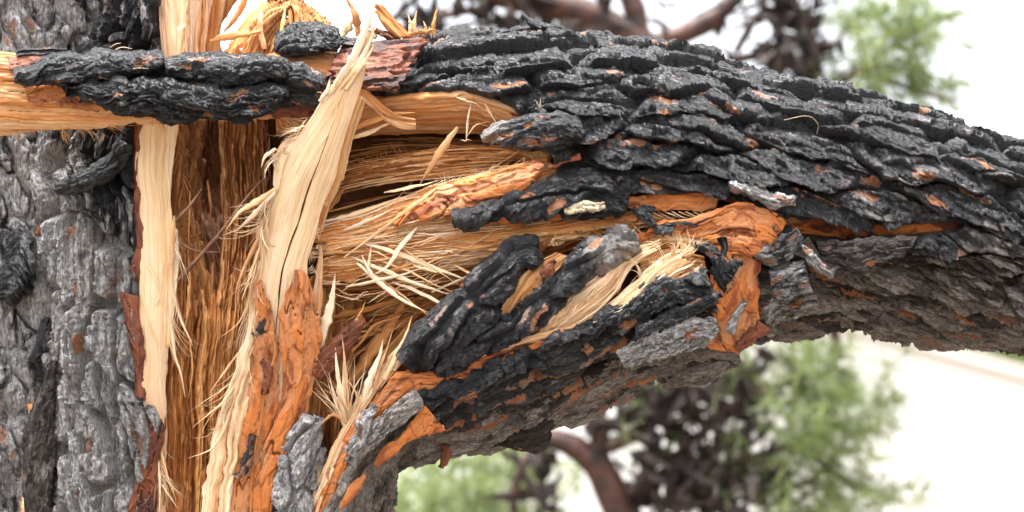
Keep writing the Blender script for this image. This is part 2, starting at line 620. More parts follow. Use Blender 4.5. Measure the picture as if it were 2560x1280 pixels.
def lump(name, parent, A, B, mat, w=0, bulge=30, amp=10, thick=14, seed=1, grey=0.0, flake=0.10, edge=12, du=2.7, dv=2.4, lam=1.0,
         label=None, red=0.0, ridge=1.0, ext=None, pw=0.33):
    """one separate slab of bark, closed at the back"""
    P = ruled(A, B, du, dv, w, bulge, pw, edge, seed)
    nu, nv = P.shape[:2]
    s, t = lens(P)
    N = normals(P)
    v = np.linspace(0, 1, nv)[None, :]
    u = np.linspace(0, 1, nu)[:, None]
    rim = sst(0, 0.08, v) * sst(0, 0.08, 1 - v) * sst(0, 0.05, u) * sst(0, 0.05, 1 - u)
    ws = s + 10 * fbm(s / 50, t / 30, 3, seed + 3)
    wt = t + 9 * fbm(s / 60, t / 30, 4, seed + 4)
    h = 1.0 * fbm(ws / 70, wt / 26, 3, seed + 5, 0.55) + 0.35 * (1 - 2 * np.abs(fbm(ws / 40, wt / 10, 4, seed + 6, 0.6))) * ridge
    h = terr(h, 2.4, lam * 1.2 * fbm(s / 40, t / 12, 4, seed + 7, 0.62), 0.7)
    crack = 1 - sst(0.0, 0.07, np.abs(fbm(ws / 110, wt / 26, 3, seed + 8)))
    h = h - 0.9 * crack + 0.42 * fbm(s / 22, t / 7, 4, seed + 9, 0.65)
    G1, G2, GI, _, _ = cells(s + 8 * fbm(s / 20, t / 14, 3, seed + 61), t + 5 * fbm(s / 18, t / 12, 3, seed + 62), 32, 12, seed + 60, 0.95)
    gr_ = _hash(GI, GI * 0 + 2, seed + 63)
    ge = sst(0.05, 0.12, G2 - G1) * (gr_ < flake)
    if ext:
        ge = np.maximum(ge, scars(P[..., 0], P[..., 1], ext, seed + 65))
    h = h - 0.3 * ge + 0.7 * sst(0.0, 0.07, G2 - G1) * ((gr_ * 53.1) % 1.0 - 0.5)
    V = P + N * (h * amp * (0.3 + 0.7 * rim))[..., None]
    # irregular ends
    V[..., :2] += (6 * fbm(s / 20, t / 20, 3, seed + 70) * (1 - rim))[..., None]
    Vs, F = solid(P, V, np.ones((nu - 1, nv - 1), bool), thick, N)
    st = np.stack([s, t, h * amp], -1).reshape(-1, 3)
    gv = grey(P[..., 0], P[..., 1]) if callable(grey) else np.full((nu, nv), float(grey))
    K = np.stack([ge, np.clip(gv + 0.2 * fbm(s / 40, t / 30, 3, seed + 80), 0, 1), np.where(ge > 0.01, (gr_ * 97.3) % 1.0, 0.3 + 0.3 * vn(s / 50, t / 30, seed + 81))], -1).reshape(-1, 3)
    if thick > 0:
        st = np.vstack([st, st + [0, 300, 0]])
        K = np.vstack([K, K])
    return mk(name, Vs, F, mat, parent, st, K, label=label)


def wood(name, parent, A, B, mat, w=0, bulge=0, amp=7, thick=14, seed=1, jagA=0, jagB=0, du=8.0, dv=2.0, stain_shade=None, red=None, split=1.0,
         pw=1.0, wave=10, edge=4, label=None, grain=1.0, holes=0.0, rough=0.2):
    """a sheet of torn wood with its fibres running along the edges A and B"""
    P = ruled(A, B, du, dv, w, bulge, pw, edge, seed)
    nu, nv = P.shape[:2]
    s, t = lens(P)
    N = normals(P)
    wt = t + wave * fbm(s / 330, t / 90, 2, seed + 2)
    g = grain
    wt = wt + 0.8 * fbm(s / 60, t / 20, 2, seed + 12)
    msk = 0.2 + 1.5 * sst(-0.15, 0.45, fbm(s / 260, wt / 55, 2, seed + 13))
    h = 0.75 * fbm(s / 900, wt / (34 * g), 3, seed + 3) + 0.5 * msk * (1 - 2 * np.abs(fbm(s / 520, wt / (8 * g), 3, seed + 4, 0.6))) \
        + 0.34 * vn(s / 260, wt / 3.4, seed + 5) + rough * vn(s / 26, wt / 3.4, seed + 15)
    cr = np.abs(fbm(s / 800, wt / (26 * g), 2, seed + 6))
    h = h - split * 1.9 * (1 - sst(0.0, 0.06, cr))
    # fibre ends lifting off in steps
    stp = fbm(s / 150, wt / 7.0, 2, seed + 16)
    h = h + (0.4 + rough) * sst(0.0, 0.06, stp) * sst(0.5, 0.1, stp)
    xc = np.abs(fbm(s / 60, wt / 16, 2, seed + 18))
    h = h - rough * 1.2 * (1 - sst(0.0, 0.05, xc))
    V = P + N * (h * amp)[..., None]
    L = s[-1, 0]
    j1 = jagA * (0.5 + 0.5 * vn(wt[:, :] / 7.0, s * 0 + 1.5, seed + 7)) * (0.6 + 0.4 * vn(wt / 26, s * 0, seed + 8)) if jagA else 0
    j2 = jagB * (0.5 + 0.5 * vn(wt[:, :] / 7.0, s * 0 + 8.5, seed + 9)) * (0.6 + 0.4 * vn(wt / 26, s * 0 + 4, seed + 10)) if jagB else 0
    kv = (s >= j1) & (L - s >= j2)
    if holes:
        kv &= ~((cr < holes) & (fbm(s / 160, wt / 40, 2, seed + 20) > 0.05))
    keep = kv[:-1, :-1] & kv[1:, :-1] & kv[1:, 1:] & kv[:-1, 1:]
    Vs, F = solid(P, V, keep, thick, N)
    if not len(F):
        return None
    st = np.stack([s, wt + seed * 77.0, h * amp], -1).reshape(-1, 3)
    x, y = P[..., 0], P[..., 1]
    R_ = np.clip(stain_shade(x, y), 0, 1) if callable(stain_shade) else np.full((nu, nv), stain_shade or 0.0)
    G_ = np.clip(red(x, y), 0, 1) if callable(red) else np.full((nu, nv), red or 0.0)
    K = np.stack([R_, G_, 0.5 + 0.5 * fbm(s / 800, wt / 18, 2, seed + 30)], -1).reshape(-1, 3)
    if thick > 0:
        st = np.vstack([st, st])
        K = np.vstack([K, K])
    return mk(name, Vs, F, mat, parent, st, K, label=label)


def inner(name, parent, A, B, mat, w=0, bulge=10, amp=6, thick=12, seed=1, cs=95, ct=34, edge=10, du=2.9, dv=2.6, tan=0.8, dark=0.0, jag=0, pw=0.5,
          label=None, crack=1.0):
    """smooth orange inner bark with scalloped scale beds"""
    P = ruled(A, B, du, dv, w, bulge, pw, edge, seed)
    nu, nv = P.shape[:2]
    s, t = lens(P)
    N = normals(P)
    ws = s + 16 * fbm(s / 70, t / 40, 3, seed + 1)
    wt = t + 9 * fbm(s / 60, t / 40, 3, seed + 2)
    F1, F2, ID, ds, dt = cells(ws, wt, cs, ct, seed + 3, 0.95)
    H1, H2, JD, _, _ = cells(ws + 30, wt + 11, cs * 0.6, ct * 0.62, seed + 33, 0.95)
    lvl = _hash(ID, ID * 0 + 1, seed + 4)
    lvb = _hash(JD, JD * 0 + 1, seed + 34)
    e = sst(0.0, 0.07, F2 - F1)
    eb = sst(0.0, 0.06, H2 - H1)
    bow = np.clip(F2 - F1, 0, 0.5)
    h = (lvl - 0.5) * 1.1 * e + (lvb > 0.7) * -0.7 * eb + 0.45 * fbm(s / 160, t / 50, 3, seed + 5) + 0.28 * fbm(s / 26, t / 9, 4, seed + 6, 0.6) - 0.5 * bow * (lvl < 0.4)
    cr = np.abs(fbm(s / 300, wt / 40, 2, seed + 7))
    ck = (1 - sst(0.0, 0.028, cr)) * crack
    h = h - 1.8 * ck
    V = P + N * (h * amp)[..., None]
    kv = np.ones((nu, nv), bool)
    if jag:
        L = s[-1, 0]
        kv = (s >= jag * (0.5 + 0.5 * fbm(t / 14, s * 0, 3, seed + 8))) & (L - s >= jag * (0.5 + 0.5 * fbm(t / 14, s * 0 + 5, 3, seed + 9)))
    keep = kv[:-1, :-1] & kv[1:, :-1] & kv[1:, 1:] & kv[:-1, 1:]
    Vs, F = solid(P, V, keep, thick, N)
    st = np.stack([s, t + seed * 50, h * amp], -1).reshape(-1, 3)
    R_ = tan * np.maximum((lvl < 0.38) * e, (lvb > 0.7) * eb) * (0.7 + 0.5 * fbm(s / 40, t / 20, 2, seed + 12))
    G_ = 0.75 * (1 - e) * (lvl > 0.3) + 0.5 * (1 - eb) * (lvb > 0.7) + 0.8 * sst(0.05, 0.36, fbm(s / 80, t / 24, 5, seed + 13, 0.6))
    B_ = np.clip(dark * sst(0.2, 0.6, fbm(s / 120, t / 50, 4, seed + 14) + 0.2) + ck * 0.5, 0, 1)
    K = np.stack([np.clip(R_, 0, 1), np.clip(G_, 0, 1), B_], -1).reshape(-1, 3)
    if thick > 0:
        st = np.vstack([st, st])
        K = np.vstack([K, K])
    return mk(name, Vs, F, mat, parent, st, K, label=label)


def strand_geo(paths, wid, thk, ns=4, seed=0, taper=(0.6, 0.08), flute=0.0):
    """tapered strands; paths list of (m,3) arrays"""
    Vs, Fs, Ss, Ks = [], [], [], []
    base = 0
    r_ = np.random.default_rng(seed)
    for p, w_, h_ in zip(paths, wid, thk):
        m = len(p)
        T = np.gradient(p, axis=0)
        T /= np.linalg.norm(T, axis=1, keepdims=True) + 1e-9
        z = np.array([0.0, 0, 1]) + 0.5 * r_.normal(size=3)
        X = np.cross(T, z)
        X /= np.linalg.norm(X, axis=1, keepdims=True) + 1e-9
        Y = np.cross(X, T)
        u = np.linspace(0, 1, m)
        prof = np.minimum(1, np.minimum(taper[0] + (1 - taper[0]) * u / 0.3, taper[1] + (1 - taper[1]) * (1 - u) / 0.55))
        tw = r_.normal() * 0.8 * u
        a = np.arange(ns) * 2 * np.pi / ns
        fr = 1 + flute * r_.uniform(-1, 1, ns)
        ang = a[None] + tw[:, None]
        wob = 1 + 0.13 * r_.normal(size=(m, 1)) + 0.10 * r_.normal(size=(m, ns))
        V = p[:, None] + (X[:, None] * np.cos(ang)[..., None] * (w_ / 2) + Y[:, None] * np.sin(ang)[..., None] * (h_ / 2)) * (prof[:, None] * fr[None] * wob)[..., None]
        Vs.append(V.reshape(-1, 3))
        i, j = np.meshgrid(np.arange(m - 1), np.arange(ns), indexing='ij')
        j2 = (j + 1) % ns
        Fs.append(np.stack([i * ns + j, (i + 1) * ns + j, (i + 1) * ns + j2, i * ns + j2], -1).reshape(-1, 4) + base)
        L = np.linalg.norm(np.diff(p, axis=0), axis=1).sum()
        sv = np.repeat(u[:, None] * L, ns, 1)
        tv = np.repeat((np.arange(ns) / ns * w_ * 2)[None], m, 0) + r_.uniform(0, 900)
        Ss.append(np.stack([sv, tv, tv * 0], -1).reshape(-1, 3))
        Ks.append(np.tile([0, 0, r_.uniform(0.2, 0.9)], (m * ns, 1)))
        base += m * ns
    return np.vstack(Vs), np.vstack(Fs), np.vstack(Ss), np.vstack(Ks)


def splinter(parent, pts, width, mat, thick=None, name='splinter', seed=None, taper=(0.6, 0.08), w=0, n=18, ns=10, jit=2.5, label=None):
    seed = seed if seed is not None else rnd.randrange(10 ** 6)
    p = crv(pts, n, w)
    if jit:
        p[:, 1] += jit * fbm(np.arange(n) / 4.0, np.zeros(n), 2, seed)
        p[:, 2] += jit * fbm(np.arange(n) / 4.0, np.ones(n) * 7, 2, seed)
    g = strand_geo([p], [width], [thick or width * 0.45], ns, seed, taper, 0.42)
    return mk(name, g[0], g[1], mat, parent, g[2], g[3], label=label)


def hairs(parent, n, p0, p1, ang, spread, length, curl, mat, w=(1.0, 2.6), seed=1, zdir=0.35, name='wood_hairs', bend=0.0, seg=9):
    """fine fibres rooted on the polyline p0..p1 (list of px points); ang in degrees, image sense (0 right, 90 down)"""
    r_ = np.random.default_rng(seed)
    root = crv(p0 if p1 is None else [p0, p1], 200)
    paths, wi = [], []
    for i in range(n):
        if i % 6 == 0 or r_.random() < 0.12:
            ci, ca, cl, cc, cz = r_.integers(0, 200), ang + r_.normal() * spread, length * r_.uniform(0.35, 1.25), r_.normal() * curl + bend, r_.normal() * zdir
        b = root[np.clip(ci + r_.integers(-4, 5), 0, 199)] + r_.normal(size=3) * np.array([3, 3, 3])
        a = math.radians(ca + r_.normal() * 5)
        L = cl * r_.uniform(0.6, 1.1)
        c = cc + r_.normal() * 16
        zc = cz + r_.normal() * 0.1
        pt = [b]
        ph = a
        for k_ in range(seg - 1):
            ph += math.radians(c) / seg * (0.4 + 1.6 * k_ / seg) + r_.normal() * 0.05
            st_ = L / (seg - 1)
            pt.append(pt[-1] + np.array([math.cos(ph) * st_, math.sin(ph) * st_, zc * st_ * (1 - k_ / seg)]))
        paths.append(np.array(pt))
        wi.append(r_.uniform(*w))
    g = strand_geo(paths, wi, [x * 0.7 for x in wi], 3, seed, (0.9, 0.12))
    return mk(name, g[0], g[1], mat, parent, g[2], g[3], stuff=True)


def bundle(parent, A, B, n, mat, width=(5, 13), seed=1, w=0, lift=10, span=(0.25, 0.8), jit=3, over=0.0, name='splinter', z=4):
    """separate splinters lying along a ruled sheet between the edges A and B"""
    r_ = np.random.default_rng(seed)
    a, b = crv(A, 60, w), crv(B, 60, w)
    for i in range(n):
        v0 = r_.uniform(0.0, 1.0)
        v1 = np.clip(v0 + r_.normal() * 0.13, -0.05, 1.05)
        sp = r_.uniform(*span)
        u0 = r_.uniform(-over, 1 - sp + over)
        u = np.linspace(u0, u0 + sp, 14)
        v = v0 + (v1 - v0) * np.linspace(0, 1, 14) + 0.02 * np.cumsum(r_.normal(size=14)) * 0.5
        ui = np.clip(u, 0, 1) * 59
        pa = np.stack([np.interp(ui, np.arange(60), a[:, c]) for c in range(3)], -1)
        pb = np.stack([np.interp(ui, np.arange(60), b[:, c]) for c in range(3)], -1)
        p = pa + (pb - pa) * v[:, None]
        ex = np.clip(u - 1, 0, None) - np.clip(-u, 0, None)
        dirE = (a[-1] - a[0]) / 1.0
        p = p + dirE[None] * ex[:, None]
        e = np.linspace(-1, 1, 14)
        p[:, 2] += z + lift * r_.uniform(0, 1) * np.abs(e) ** 2 * (e * r_.choice([-1, 1]) > 0)
        p[:, 1] += jit * r_.normal() * np.abs(e) ** 2
        wv = r_.uniform(*width)
        if r_.random() < 0.5:
            p = p[::-1]
        g = strand_geo([p], [wv], [wv * 0.55], 7, int(r_.integers(1e6)), (0.3, 0.1), 0.3)
        mk(name, g[0], g[1], mat, parent, g[2], g[3])




def shred(parent, A, B, n, mat, width=(1.5, 4.5), seed=1, w=0, lift=34, span=(0.08, 0.4), drift=0.07, z=6, name='fine_splinters'):
    """many thin torn fibres lying along and lifting off a sheet"""
    r_ = np.random.default_rng(seed)
    a, b = crv(A, 80, w), crv(B, 80, w)
    paths, wi = [], []
    idx = np.arange(80)
    for i in range(n):
        sp = r_.uniform(*span)
        u0 = r_.uniform(0, 1 - sp)
        m = 9
        e = np.linspace(0, 1, m)
        if r_.random() < 0.5:
            e = e[::-1]
        u = u0 + sp * e
        v = r_.uniform(-0.03, 1.03) + drift * r_.normal() * np.linspace(0, 1, m) ** 1.5
        pa = np.stack([np.interp(u * 79, idx, a[:, c]) for c in range(3)], -1)
        pb = np.stack([np.interp(u * 79, idx, b[:, c]) for c in range(3)], -1)
        p = pa + (pb - pa) * v[:, None]
        q = np.linspace(0, 1, m)
        p[:, 2] += z + lift * r_.uniform(0, 1) ** 2 * q ** 1.6
        p[:, 1] += r_.normal() * (4 if r_.random() < 0.8 else 22) * q ** 2
        p += r_.normal(size=(m, 3)) * 0.8
        paths.append(p)
        wi.append(r_.uniform(*width))
    g = strand_geo(paths, wi, [x * 0.6 for x in wi], 4, seed, (0.8, 0.15))
    return mk(name, g[0], g[1], mat, parent, g[2], g[3], stuff=True)

# ================================================================== the setting
def plane_mesh(name, Vw, F, mat, kind=None, parent=None):
    o = mk(name, np.array(Vw, float), np.array(F), mat, parent, world=True, smooth=False)
    if kind:
        o['kind'] = kind
    return o


M_grass = mat_plain('dry_soil', (0.08, 0.062, 0.045), (0.14, 0.11, 0.08), 3)
g = 1500.0
plane_mesh('ground', [(-g, -g, 0), (g, -g, 0), (g, g, 0), (-g, g, 0)], [(0, 1, 2, 3)], M_grass, 'structure')

# ================================================================== the split pine trunk
TR = thing('split_pine_trunk', 'thick split pine trunk with grey bark and torn orange wood', 'tree trunk', (480, 1600, -465))


def xl(y):
    return np.interp(y, [-60, 0, 60, 130, 220, 310, 400, 500, 700, 900, 1100, 1340], [290, 285, 280, 268, 150, 55, 38, 55, 45, 38, 52, 48])


def xr(y):
    return np.interp(y, [-60, 0, 60, 140, 240, 310, 400, 500, 600, 690, 760, 850, 930, 1000, 1015, 1050, 1100, 1150, 1220, 1280, 1340],
                     [398, 396, 392, 402, 370, 345, 338, 342, 350, 350, 345, 352, 350, 352, 395, 408, 405, 388, 375, 378, 380])


ys = np.arange(-60, 1345, 2.4)
nv_ = 240
XL, XR = xl(ys), xr(ys) + 6 * fbm(ys / 30, ys * 0, 3, 5)
Rr = 480 - XL
ph = np.arccos(np.clip((480 - XR) / Rr, -1, 1))
v_ = np.linspace(0, 1, nv_)
PH = -0.35 + (ph[:, None] + 0.35) * v_[None]
P = np.stack([480 - Rr[:, None] * np.cos(PH), np.repeat(ys[:, None], nv_, 1), np.maximum(Rr[:, None] * np.sin(PH) * 1.0 - Rr[:, None], -900) + 0], -1)
tw_ = (XR[:, None] - P[..., 0])
fallT = np.clip(tw_ / 26.0, -1, 1) + 0.02


def greyT(x, y):
    a = sst(430, 700, y) * sst(90, 210, x) * 0.75
    b = sst(250, 330, x) * sst(380, 480, y) * 0.5
    c = sst(800, 1000, y) * sst(120, 190, x) * 0.3
    d = 0.42 * (x < 180) * sst(330, 500, y) * (y < 900) + 0.22
    dk = 0.45 * sst(0.05, 0.4, fbm(x / 70, y / 130, 3, 991)) * sst(900, 600, y)
    return np.clip(0.20 + np.maximum(np.maximum(a, b), np.maximum(c, d * sst(30, 120, x))) - dk, 0, 0.85) * sst(150, 330, y) + 0.2 * (y < 150)


bark('bark_plate', TR, P, M_grey, cs=210, ct=48, amp=70, asym=0.0, sub=0.35, tm=0.3, fine=0.7, gap=1.5, floor=0.35, ledge=0.22, fc=(58, 22), seed=21, grey=greyT, fall=fallT, flake=0.05, over=0.05, warp=15, slant=-0.12, smin=50)
# back of the trunk
ang = np.linspace(-0.3, -math.pi + 0.6, 40)
yb = np.linspace(-60, 1340, 30)
Pb = np.stack([480 - 430 * np.cos(ang)[None] + 0 * yb[:, None], yb[:, None] + 0 * ang[None], -465 + 430 * np.sin(ang)[None] + 0 * yb[:, None]], -1)
Pb[..., 0] = 480 + (Pb[..., 0] - 480) * np.where(yb < 150, 0.2, 1.0)[:, None]
sb, tb = lens(Pb)
mk('bark_back', Pb.reshape(-1, 3), gridF(30, 40), M_grey, TR, np.stack([sb, tb, sb * 0], -1).reshape(-1, 3), np.tile([0, 0.2, 0.3], (1200, 1)))

# weathered burl and ridges on the left flank
lump('burl', TR, [(20, 590, -250), (60, 570, -200), (90, 640, -180)], [(-10, 740, -260), (30, 760, -200), (80, 720, -180)], M_char, bulge=70, amp=14, seed=301, flake=0.0, grey=0.15)
lump('bark_ridge', TR, [(130, 462, -110), (190, 440, -60), (250, 400, -30), (290, 340, -20)], [(140, 488, -100), (215, 478, -55), (285, 440, -25), (335, 370, -15)], M_char, bulge=38, amp=9, seed=302, flake=0.0, grey=0.1)
lump('bark_ridge', TR, [(60, 1290, -210), (55, 1150, -200), (85, 1000, -190), (120, 900, -170)], [(130, 1290, -140), (140, 1150, -140), (135, 1020, -145), (140, 900, -140)], M_under, bulge=30, amp=8, seed=303, flake=0.0, grey=0.35)
lump('bark_ridge', TR, [(45, 1280, -235), (60, 1130, -225), (75, 1010, -210)], [(62, 1280, -210), (74, 1130, -205), (92, 1010, -195)], M_sap, bulge=10, amp=4, seed=304, flake=0.0)
lump('bark_ridge', TR, [(70, 900, -190), (90, 850, -180), (110, 790, -170)], [(95, 910, -170), (115, 860, -165), (130, 800, -160)], M_char, bulge=25, amp=8, seed=305, flake=0.0)
# raw reddish patches at the torn bark edge
inner('inner_bark', TR, [(300, 730, -10), (312, 800, -6), (330, 900, -4), (330, 990, -4)], [(345, 740, 4), (352, 830, 6), (362, 920, 6), (366, 1000, 6)], M_red, bulge=10, amp=5, seed=310, tan=0.5)
inner('inner_bark', TR, [(372, 1060, 0), (352, 1150, 2), (322, 1280, 2)], [(410, 1045, 6), (398, 1160, 6), (392, 1290, 6)], M_red, bulge=10, amp=7, seed=311, dark=0.9, tan=0.3)
inner('inner_bark', TR, [(335, 300, -14), (330, 420, -14), (333, 560, -12), (330, 700, -12)], [(352, 300, -4), (347, 420, -4), (352, 560, -4), (352, 700, -4)], M_red, bulge=5, amp=3, seed=312)

# pale sapwood strip below the torn strap
wood('sapwood_strip', TR, [(343, 290, -8), (338, 400, -6), (345, 520, -6), (348, 660, -4), (346, 800, 0), (352, 900, 0), (356, 1000, 0), (392, 1100, -6), (384, 1200, -8), (376, 1310, -8)],
     [(450, 290, -22), (436, 400, -20), (426, 500, -16), (440, 600, -10), (436, 700, -6), (428, 800, -4), (420, 900, -4), (414, 1000, -6), (418, 1100, -16), (412, 1200, -16), (418, 1310, -18)],
     M_slab, bulge=8, amp=2.2, wave=4, thick=26, seed=320, red=lambda x, y: 0.28 * sst(700, 1000, y), split=0.4)
wood('sapwood_strip', TR, [(428, 540, 0), (424, 640, 2), (420, 760, 4), (412, 900, 2)], [(442, 560, 2), (446, 660, 2), (436, 760, 4), (425, 900, 2)], M_sap, amp=4, thick=8, seed=321, jagA=60, jagB=90)
for pts, wv in (([(436, 540, 4), (434, 600, 8), (430, 720, 10)], 12), ([(424, 740, 4), (436, 880, 10), (452, 930, 20), (463, 992, 26)], 12), ([(428, 700, 4), (450, 790, 12), (482, 862, 26)], 10),
                ([(360, 760, 4), (380, 830, 10), (400, 868, 18)], 7), ([(365, 650, 4), (385, 690, 8), (408, 740, 14)], 6), ([(405, 738, 14), (384, 770, 10)], 5)):
    splinter(TR, pts, wv, M_sap)
hairs(TR, 46, [(436, 560, 4), (432, 700, 6), (424, 860, 4)], None, 88, 10, 110, 26, M_sap, seed=322)
hairs(TR, 40, [(400, 1100, -4), (396, 1180, -4)], None, 72, 10, 130, 16, M_sap, (1.5, 4), seed=323)
for pts, wv in (([(398, 1090, -2), (412, 1180, 4), (440, 1250, 8)], 8), ([(396, 1110, 0), (420, 1190, 10), (433, 1200, 12)], 6), ([(392, 1120, 0), (400, 1220, 6), (398, 1290, 8)], 8), ([(396, 1200, 0), (430, 1250, 8), (444, 1270, 10)], 5)):
    splinter(TR, pts, wv, M_sap)

# brown heartwood columns inside the split
stU = lambda x, y: 0.95 * sst(760, 420, y) * (0.35 + 0.65 * sst(70, 10, np.abs(x - 530))) + 0.25 * sst(900, 600, y)  # dark heartwood colour plus painted shade, stronger upward under the strap
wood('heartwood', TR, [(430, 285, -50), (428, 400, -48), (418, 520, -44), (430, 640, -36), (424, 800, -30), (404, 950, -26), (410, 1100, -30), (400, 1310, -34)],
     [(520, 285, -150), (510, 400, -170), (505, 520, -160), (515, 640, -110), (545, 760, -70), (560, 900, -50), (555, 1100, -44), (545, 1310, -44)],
     M_heart, amp=13, thick=30, rough=0.55, seed=330, stain_shade=stU, split=1.3, wave=5)
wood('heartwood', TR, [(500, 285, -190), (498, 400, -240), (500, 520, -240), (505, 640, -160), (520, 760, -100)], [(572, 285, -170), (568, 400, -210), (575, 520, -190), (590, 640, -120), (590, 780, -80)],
     M_dark, amp=16, thick=30, rough=0.55, seed=331, stain_shade=0.8, split=1.5, wave=5)
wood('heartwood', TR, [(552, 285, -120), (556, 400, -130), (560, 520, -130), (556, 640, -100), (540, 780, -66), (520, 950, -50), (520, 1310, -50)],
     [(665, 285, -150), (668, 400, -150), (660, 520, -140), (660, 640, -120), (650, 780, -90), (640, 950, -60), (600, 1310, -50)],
     M_heart, amp=13, thick=30, rough=0.55, seed=332, stain_shade=lambda x, y: 0.6 * sst(800, 400, y), split=1.3, wave=5)  # browner toward the top, partly shade painted into the colour
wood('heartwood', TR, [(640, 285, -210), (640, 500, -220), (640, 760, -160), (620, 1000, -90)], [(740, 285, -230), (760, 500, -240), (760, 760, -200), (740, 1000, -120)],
     M_dark, amp=14, thick=30, rough=0.55, seed=333, stain_shade=0.5, split=1.2)
for i in range(16):
    x0, y0 = rnd.uniform(430, 640), rnd.uniform(330, 900)
    L = rnd.uniform(80, 220)
    zz = -60 if x0 < 500 else -110
    zz += (y0 - 300) * 0.06
    splinter(TR, [(x0, y0, zz), (x0 + rnd.uniform(-8, 8), y0 + L / 2, zz + 12), (x0 + rnd.uniform(-14, 14), y0 + L, zz + 14)], rnd.uniform(5, 12), M_heart if i % 3 else M_dark)
hairs(TR, 70, [(440, 320, -60), (470, 600, -60), (450, 1000, -20)], None, 85, 14, 60, 20, M_heart, (1, 2.5), seed=334)

# upper sapwood above the strap
wood('sapwood_strip', TR, [(396, -60, -40), (398, 20, -36), (402, 90, -34), (410, 165, -34)], [(470, -60, -24), (470, 20, -22), (468, 90, -20), (470, 165, -20)], M_sap, amp=5, thick=30, seed=340, red=lambda x, y: 0.4 * sst(430, 402, x))
wood('sapwood_strip', TR, [(468, -60, -26), (470, 20, -26), (466, 90, -26), (468, 165, -26)], [(540, -60, -50), (530, 20, -50), (516, 90, -50), (512, 165, -50)], M_sap, amp=7, thick=30, seed=341, red=0.22, stain_shade=lambda x, y: 0.18 + 0 * x, split=1.3)
wood('sapwood_strip', TR, [(446, 68, -14), (444, 110, -12), (440, 165, -12)], [(462, 62, -14), (460, 110, -12), (456, 165, -12)], M_sap, amp=3, thick=10, seed=342)
wood('torn_flap', TR, [(540, -60, -70), (530, 0, -70), (524, 80, -76), (516, 165, -80)], [(640, -60, -110), (590, 0, -100), (545, 80, -110), (560, 165, -110)], M_fan, amp=7, thick=20, seed=343, stain_shade=0.35, wave=16)
splinter(TR, [(625, -30, -90), (598, 30, -84), (572, 66, -80), (556, 82, -80)], 14, M_fan)
splinter(TR, [(600, 20, -90), (575, 62, -84), (548, 76, -80)], 9, M_fan)
# the rounded torn knot behind the strap
wood('torn_flap', TR, [(555, 175, -60), (590, 90, -70), (640, 30, -90), (690, 2, -100), (705, -8, -104)], [(700, 175, -30), (712, 120, -30), (716, 70, -40), (714, 20, -70), (710, -6, -100)], M_heart, bulge=40, amp=11, thick=40, seed=344, rough=0.5, stain_shade=0.0, wave=26, grain=1.3, split=1.1)
wood('torn_flap', TR, [(700, 175, -30), (714, 120, -30), (718, 70, -40), (716, 20, -70), (708, -8, -100)], [(850, 175, -90), (838, 100, -110), (806, 50, -120), (765, 12, -116), (715, -10, -106)], M_heart, bulge=30, amp=11, thick=40, seed=345, rough=0.5, stain_shade=0.0, wave=26, grain=1.3, split=1.1)
splinter(TR, [(662, 122, 0), (652, 70, 6), (656, 22, 4)], 20, M_fan, taper=(0.9, 0.5))
splinter(TR, [(525, 102, 10), (590, 90, 14), (650, 80, 10)], 20, M_heart, taper=(0.2, 0.5))
splinter(TR, [(700, 96, 0), (708, 50, -10), (714, 6, -40)], 12, M_fan)
splinter(TR, [(645, -10, -20), (656, 8, -10), (660, 14, -8)], 8, M_heart)
hairs(TR, 40, [(560, 160, -40), (640, 40, -60), (720, 0, -80), (820, 80, -90)], None, -80, 40, 26, 40, M_fan, seed=346)

# the tall pale splinter standing in front
EL = [(918, 66, 150), (888, 150, 158), (852, 200, 160), (815, 238, 158), (778, 294, 150), (738, 352, 140), (704, 420, 124), (684, 490, 110), (664, 570, 96), (645, 670, 82), (624, 800, 66), (612, 900, 56), (584, 1000, 44), (545, 1110, 30), (522, 1200, 24), (512, 1310, 20)]
ER = [(934, 60, 150), (926, 110, 156), (914, 170, 158), (900, 230, 156), (872, 310, 148), (850, 390, 136), (838, 440, 122), (806, 520, 102), (786, 600, 90), (768, 670, 82), (790, 760, 70), (800, 850, 60), (782, 950, 50), (764, 1050, 40), (712, 1180, 30), (650, 1310, 24)]
EC = [(926, 62, 152), (908, 120, 160), (884, 176, 164), (858, 236, 164), (832, 310, 156), (800, 396, 146), (773, 470, 130), (745, 560, 112), (723, 620, 104), (704, 690, 94), (692, 800, 80), (676, 900, 68), (650, 1000, 58), (612, 1110, 44), (592, 1200, 36), (578, 1310, 32)]
gp = [0.2, 0.2, 0.2, 0.2, 0.4, 1.2, 2.4, 2.8, 2.6, 2.6, 1.5, 1, 1, 1, 1, 1]
rs = lambda x, y: 0.16 * sst(60, 0, np.abs(y - 300 + (x - 790) * 0.8)) + 0.1 * sst(600, 1000, y)
wood('splinter_slab', TR, EL, [(p[0] - q, p[1], p[2]) for p, q in zip(EC, gp)], M_slab, bulge=3, amp=1.7, thick=26, seed=350, jagA=150, split=0.6, wave=3, edge=2, stain_shade=lambda x, y: 0.22 * sst(0.05, 0.5, fbm(x / 40 + y / 90, y / 160, 3, 77)), red=rs, label='left half of the pale cream torn slab')
wood('splinter_slab', TR, [(p[0] + q, p[1], p[2]) for p, q in zip(EC, gp)], ER, M_slab, bulge=3, amp=1.7, thick=26, seed=357, jagA=110, split=0.6, wave=3, edge=2, stain_shade=lambda x, y: 0.22 * sst(0.05, 0.5, fbm(x / 40 + y / 90, y / 160, 3, 77)), red=rs, label='right half of the pale cream torn slab')
wood('slab_edge', TR, [(742, 344, 142), (712, 352, 136), (694, 374, 132), (686, 420, 126), (682, 480, 116)], [(752, 344, 142), (736, 362, 138), (716, 398, 134), (704, 440, 126), (690, 500, 114)], M_slab, amp=2, thick=12, seed=349, jagB=30)
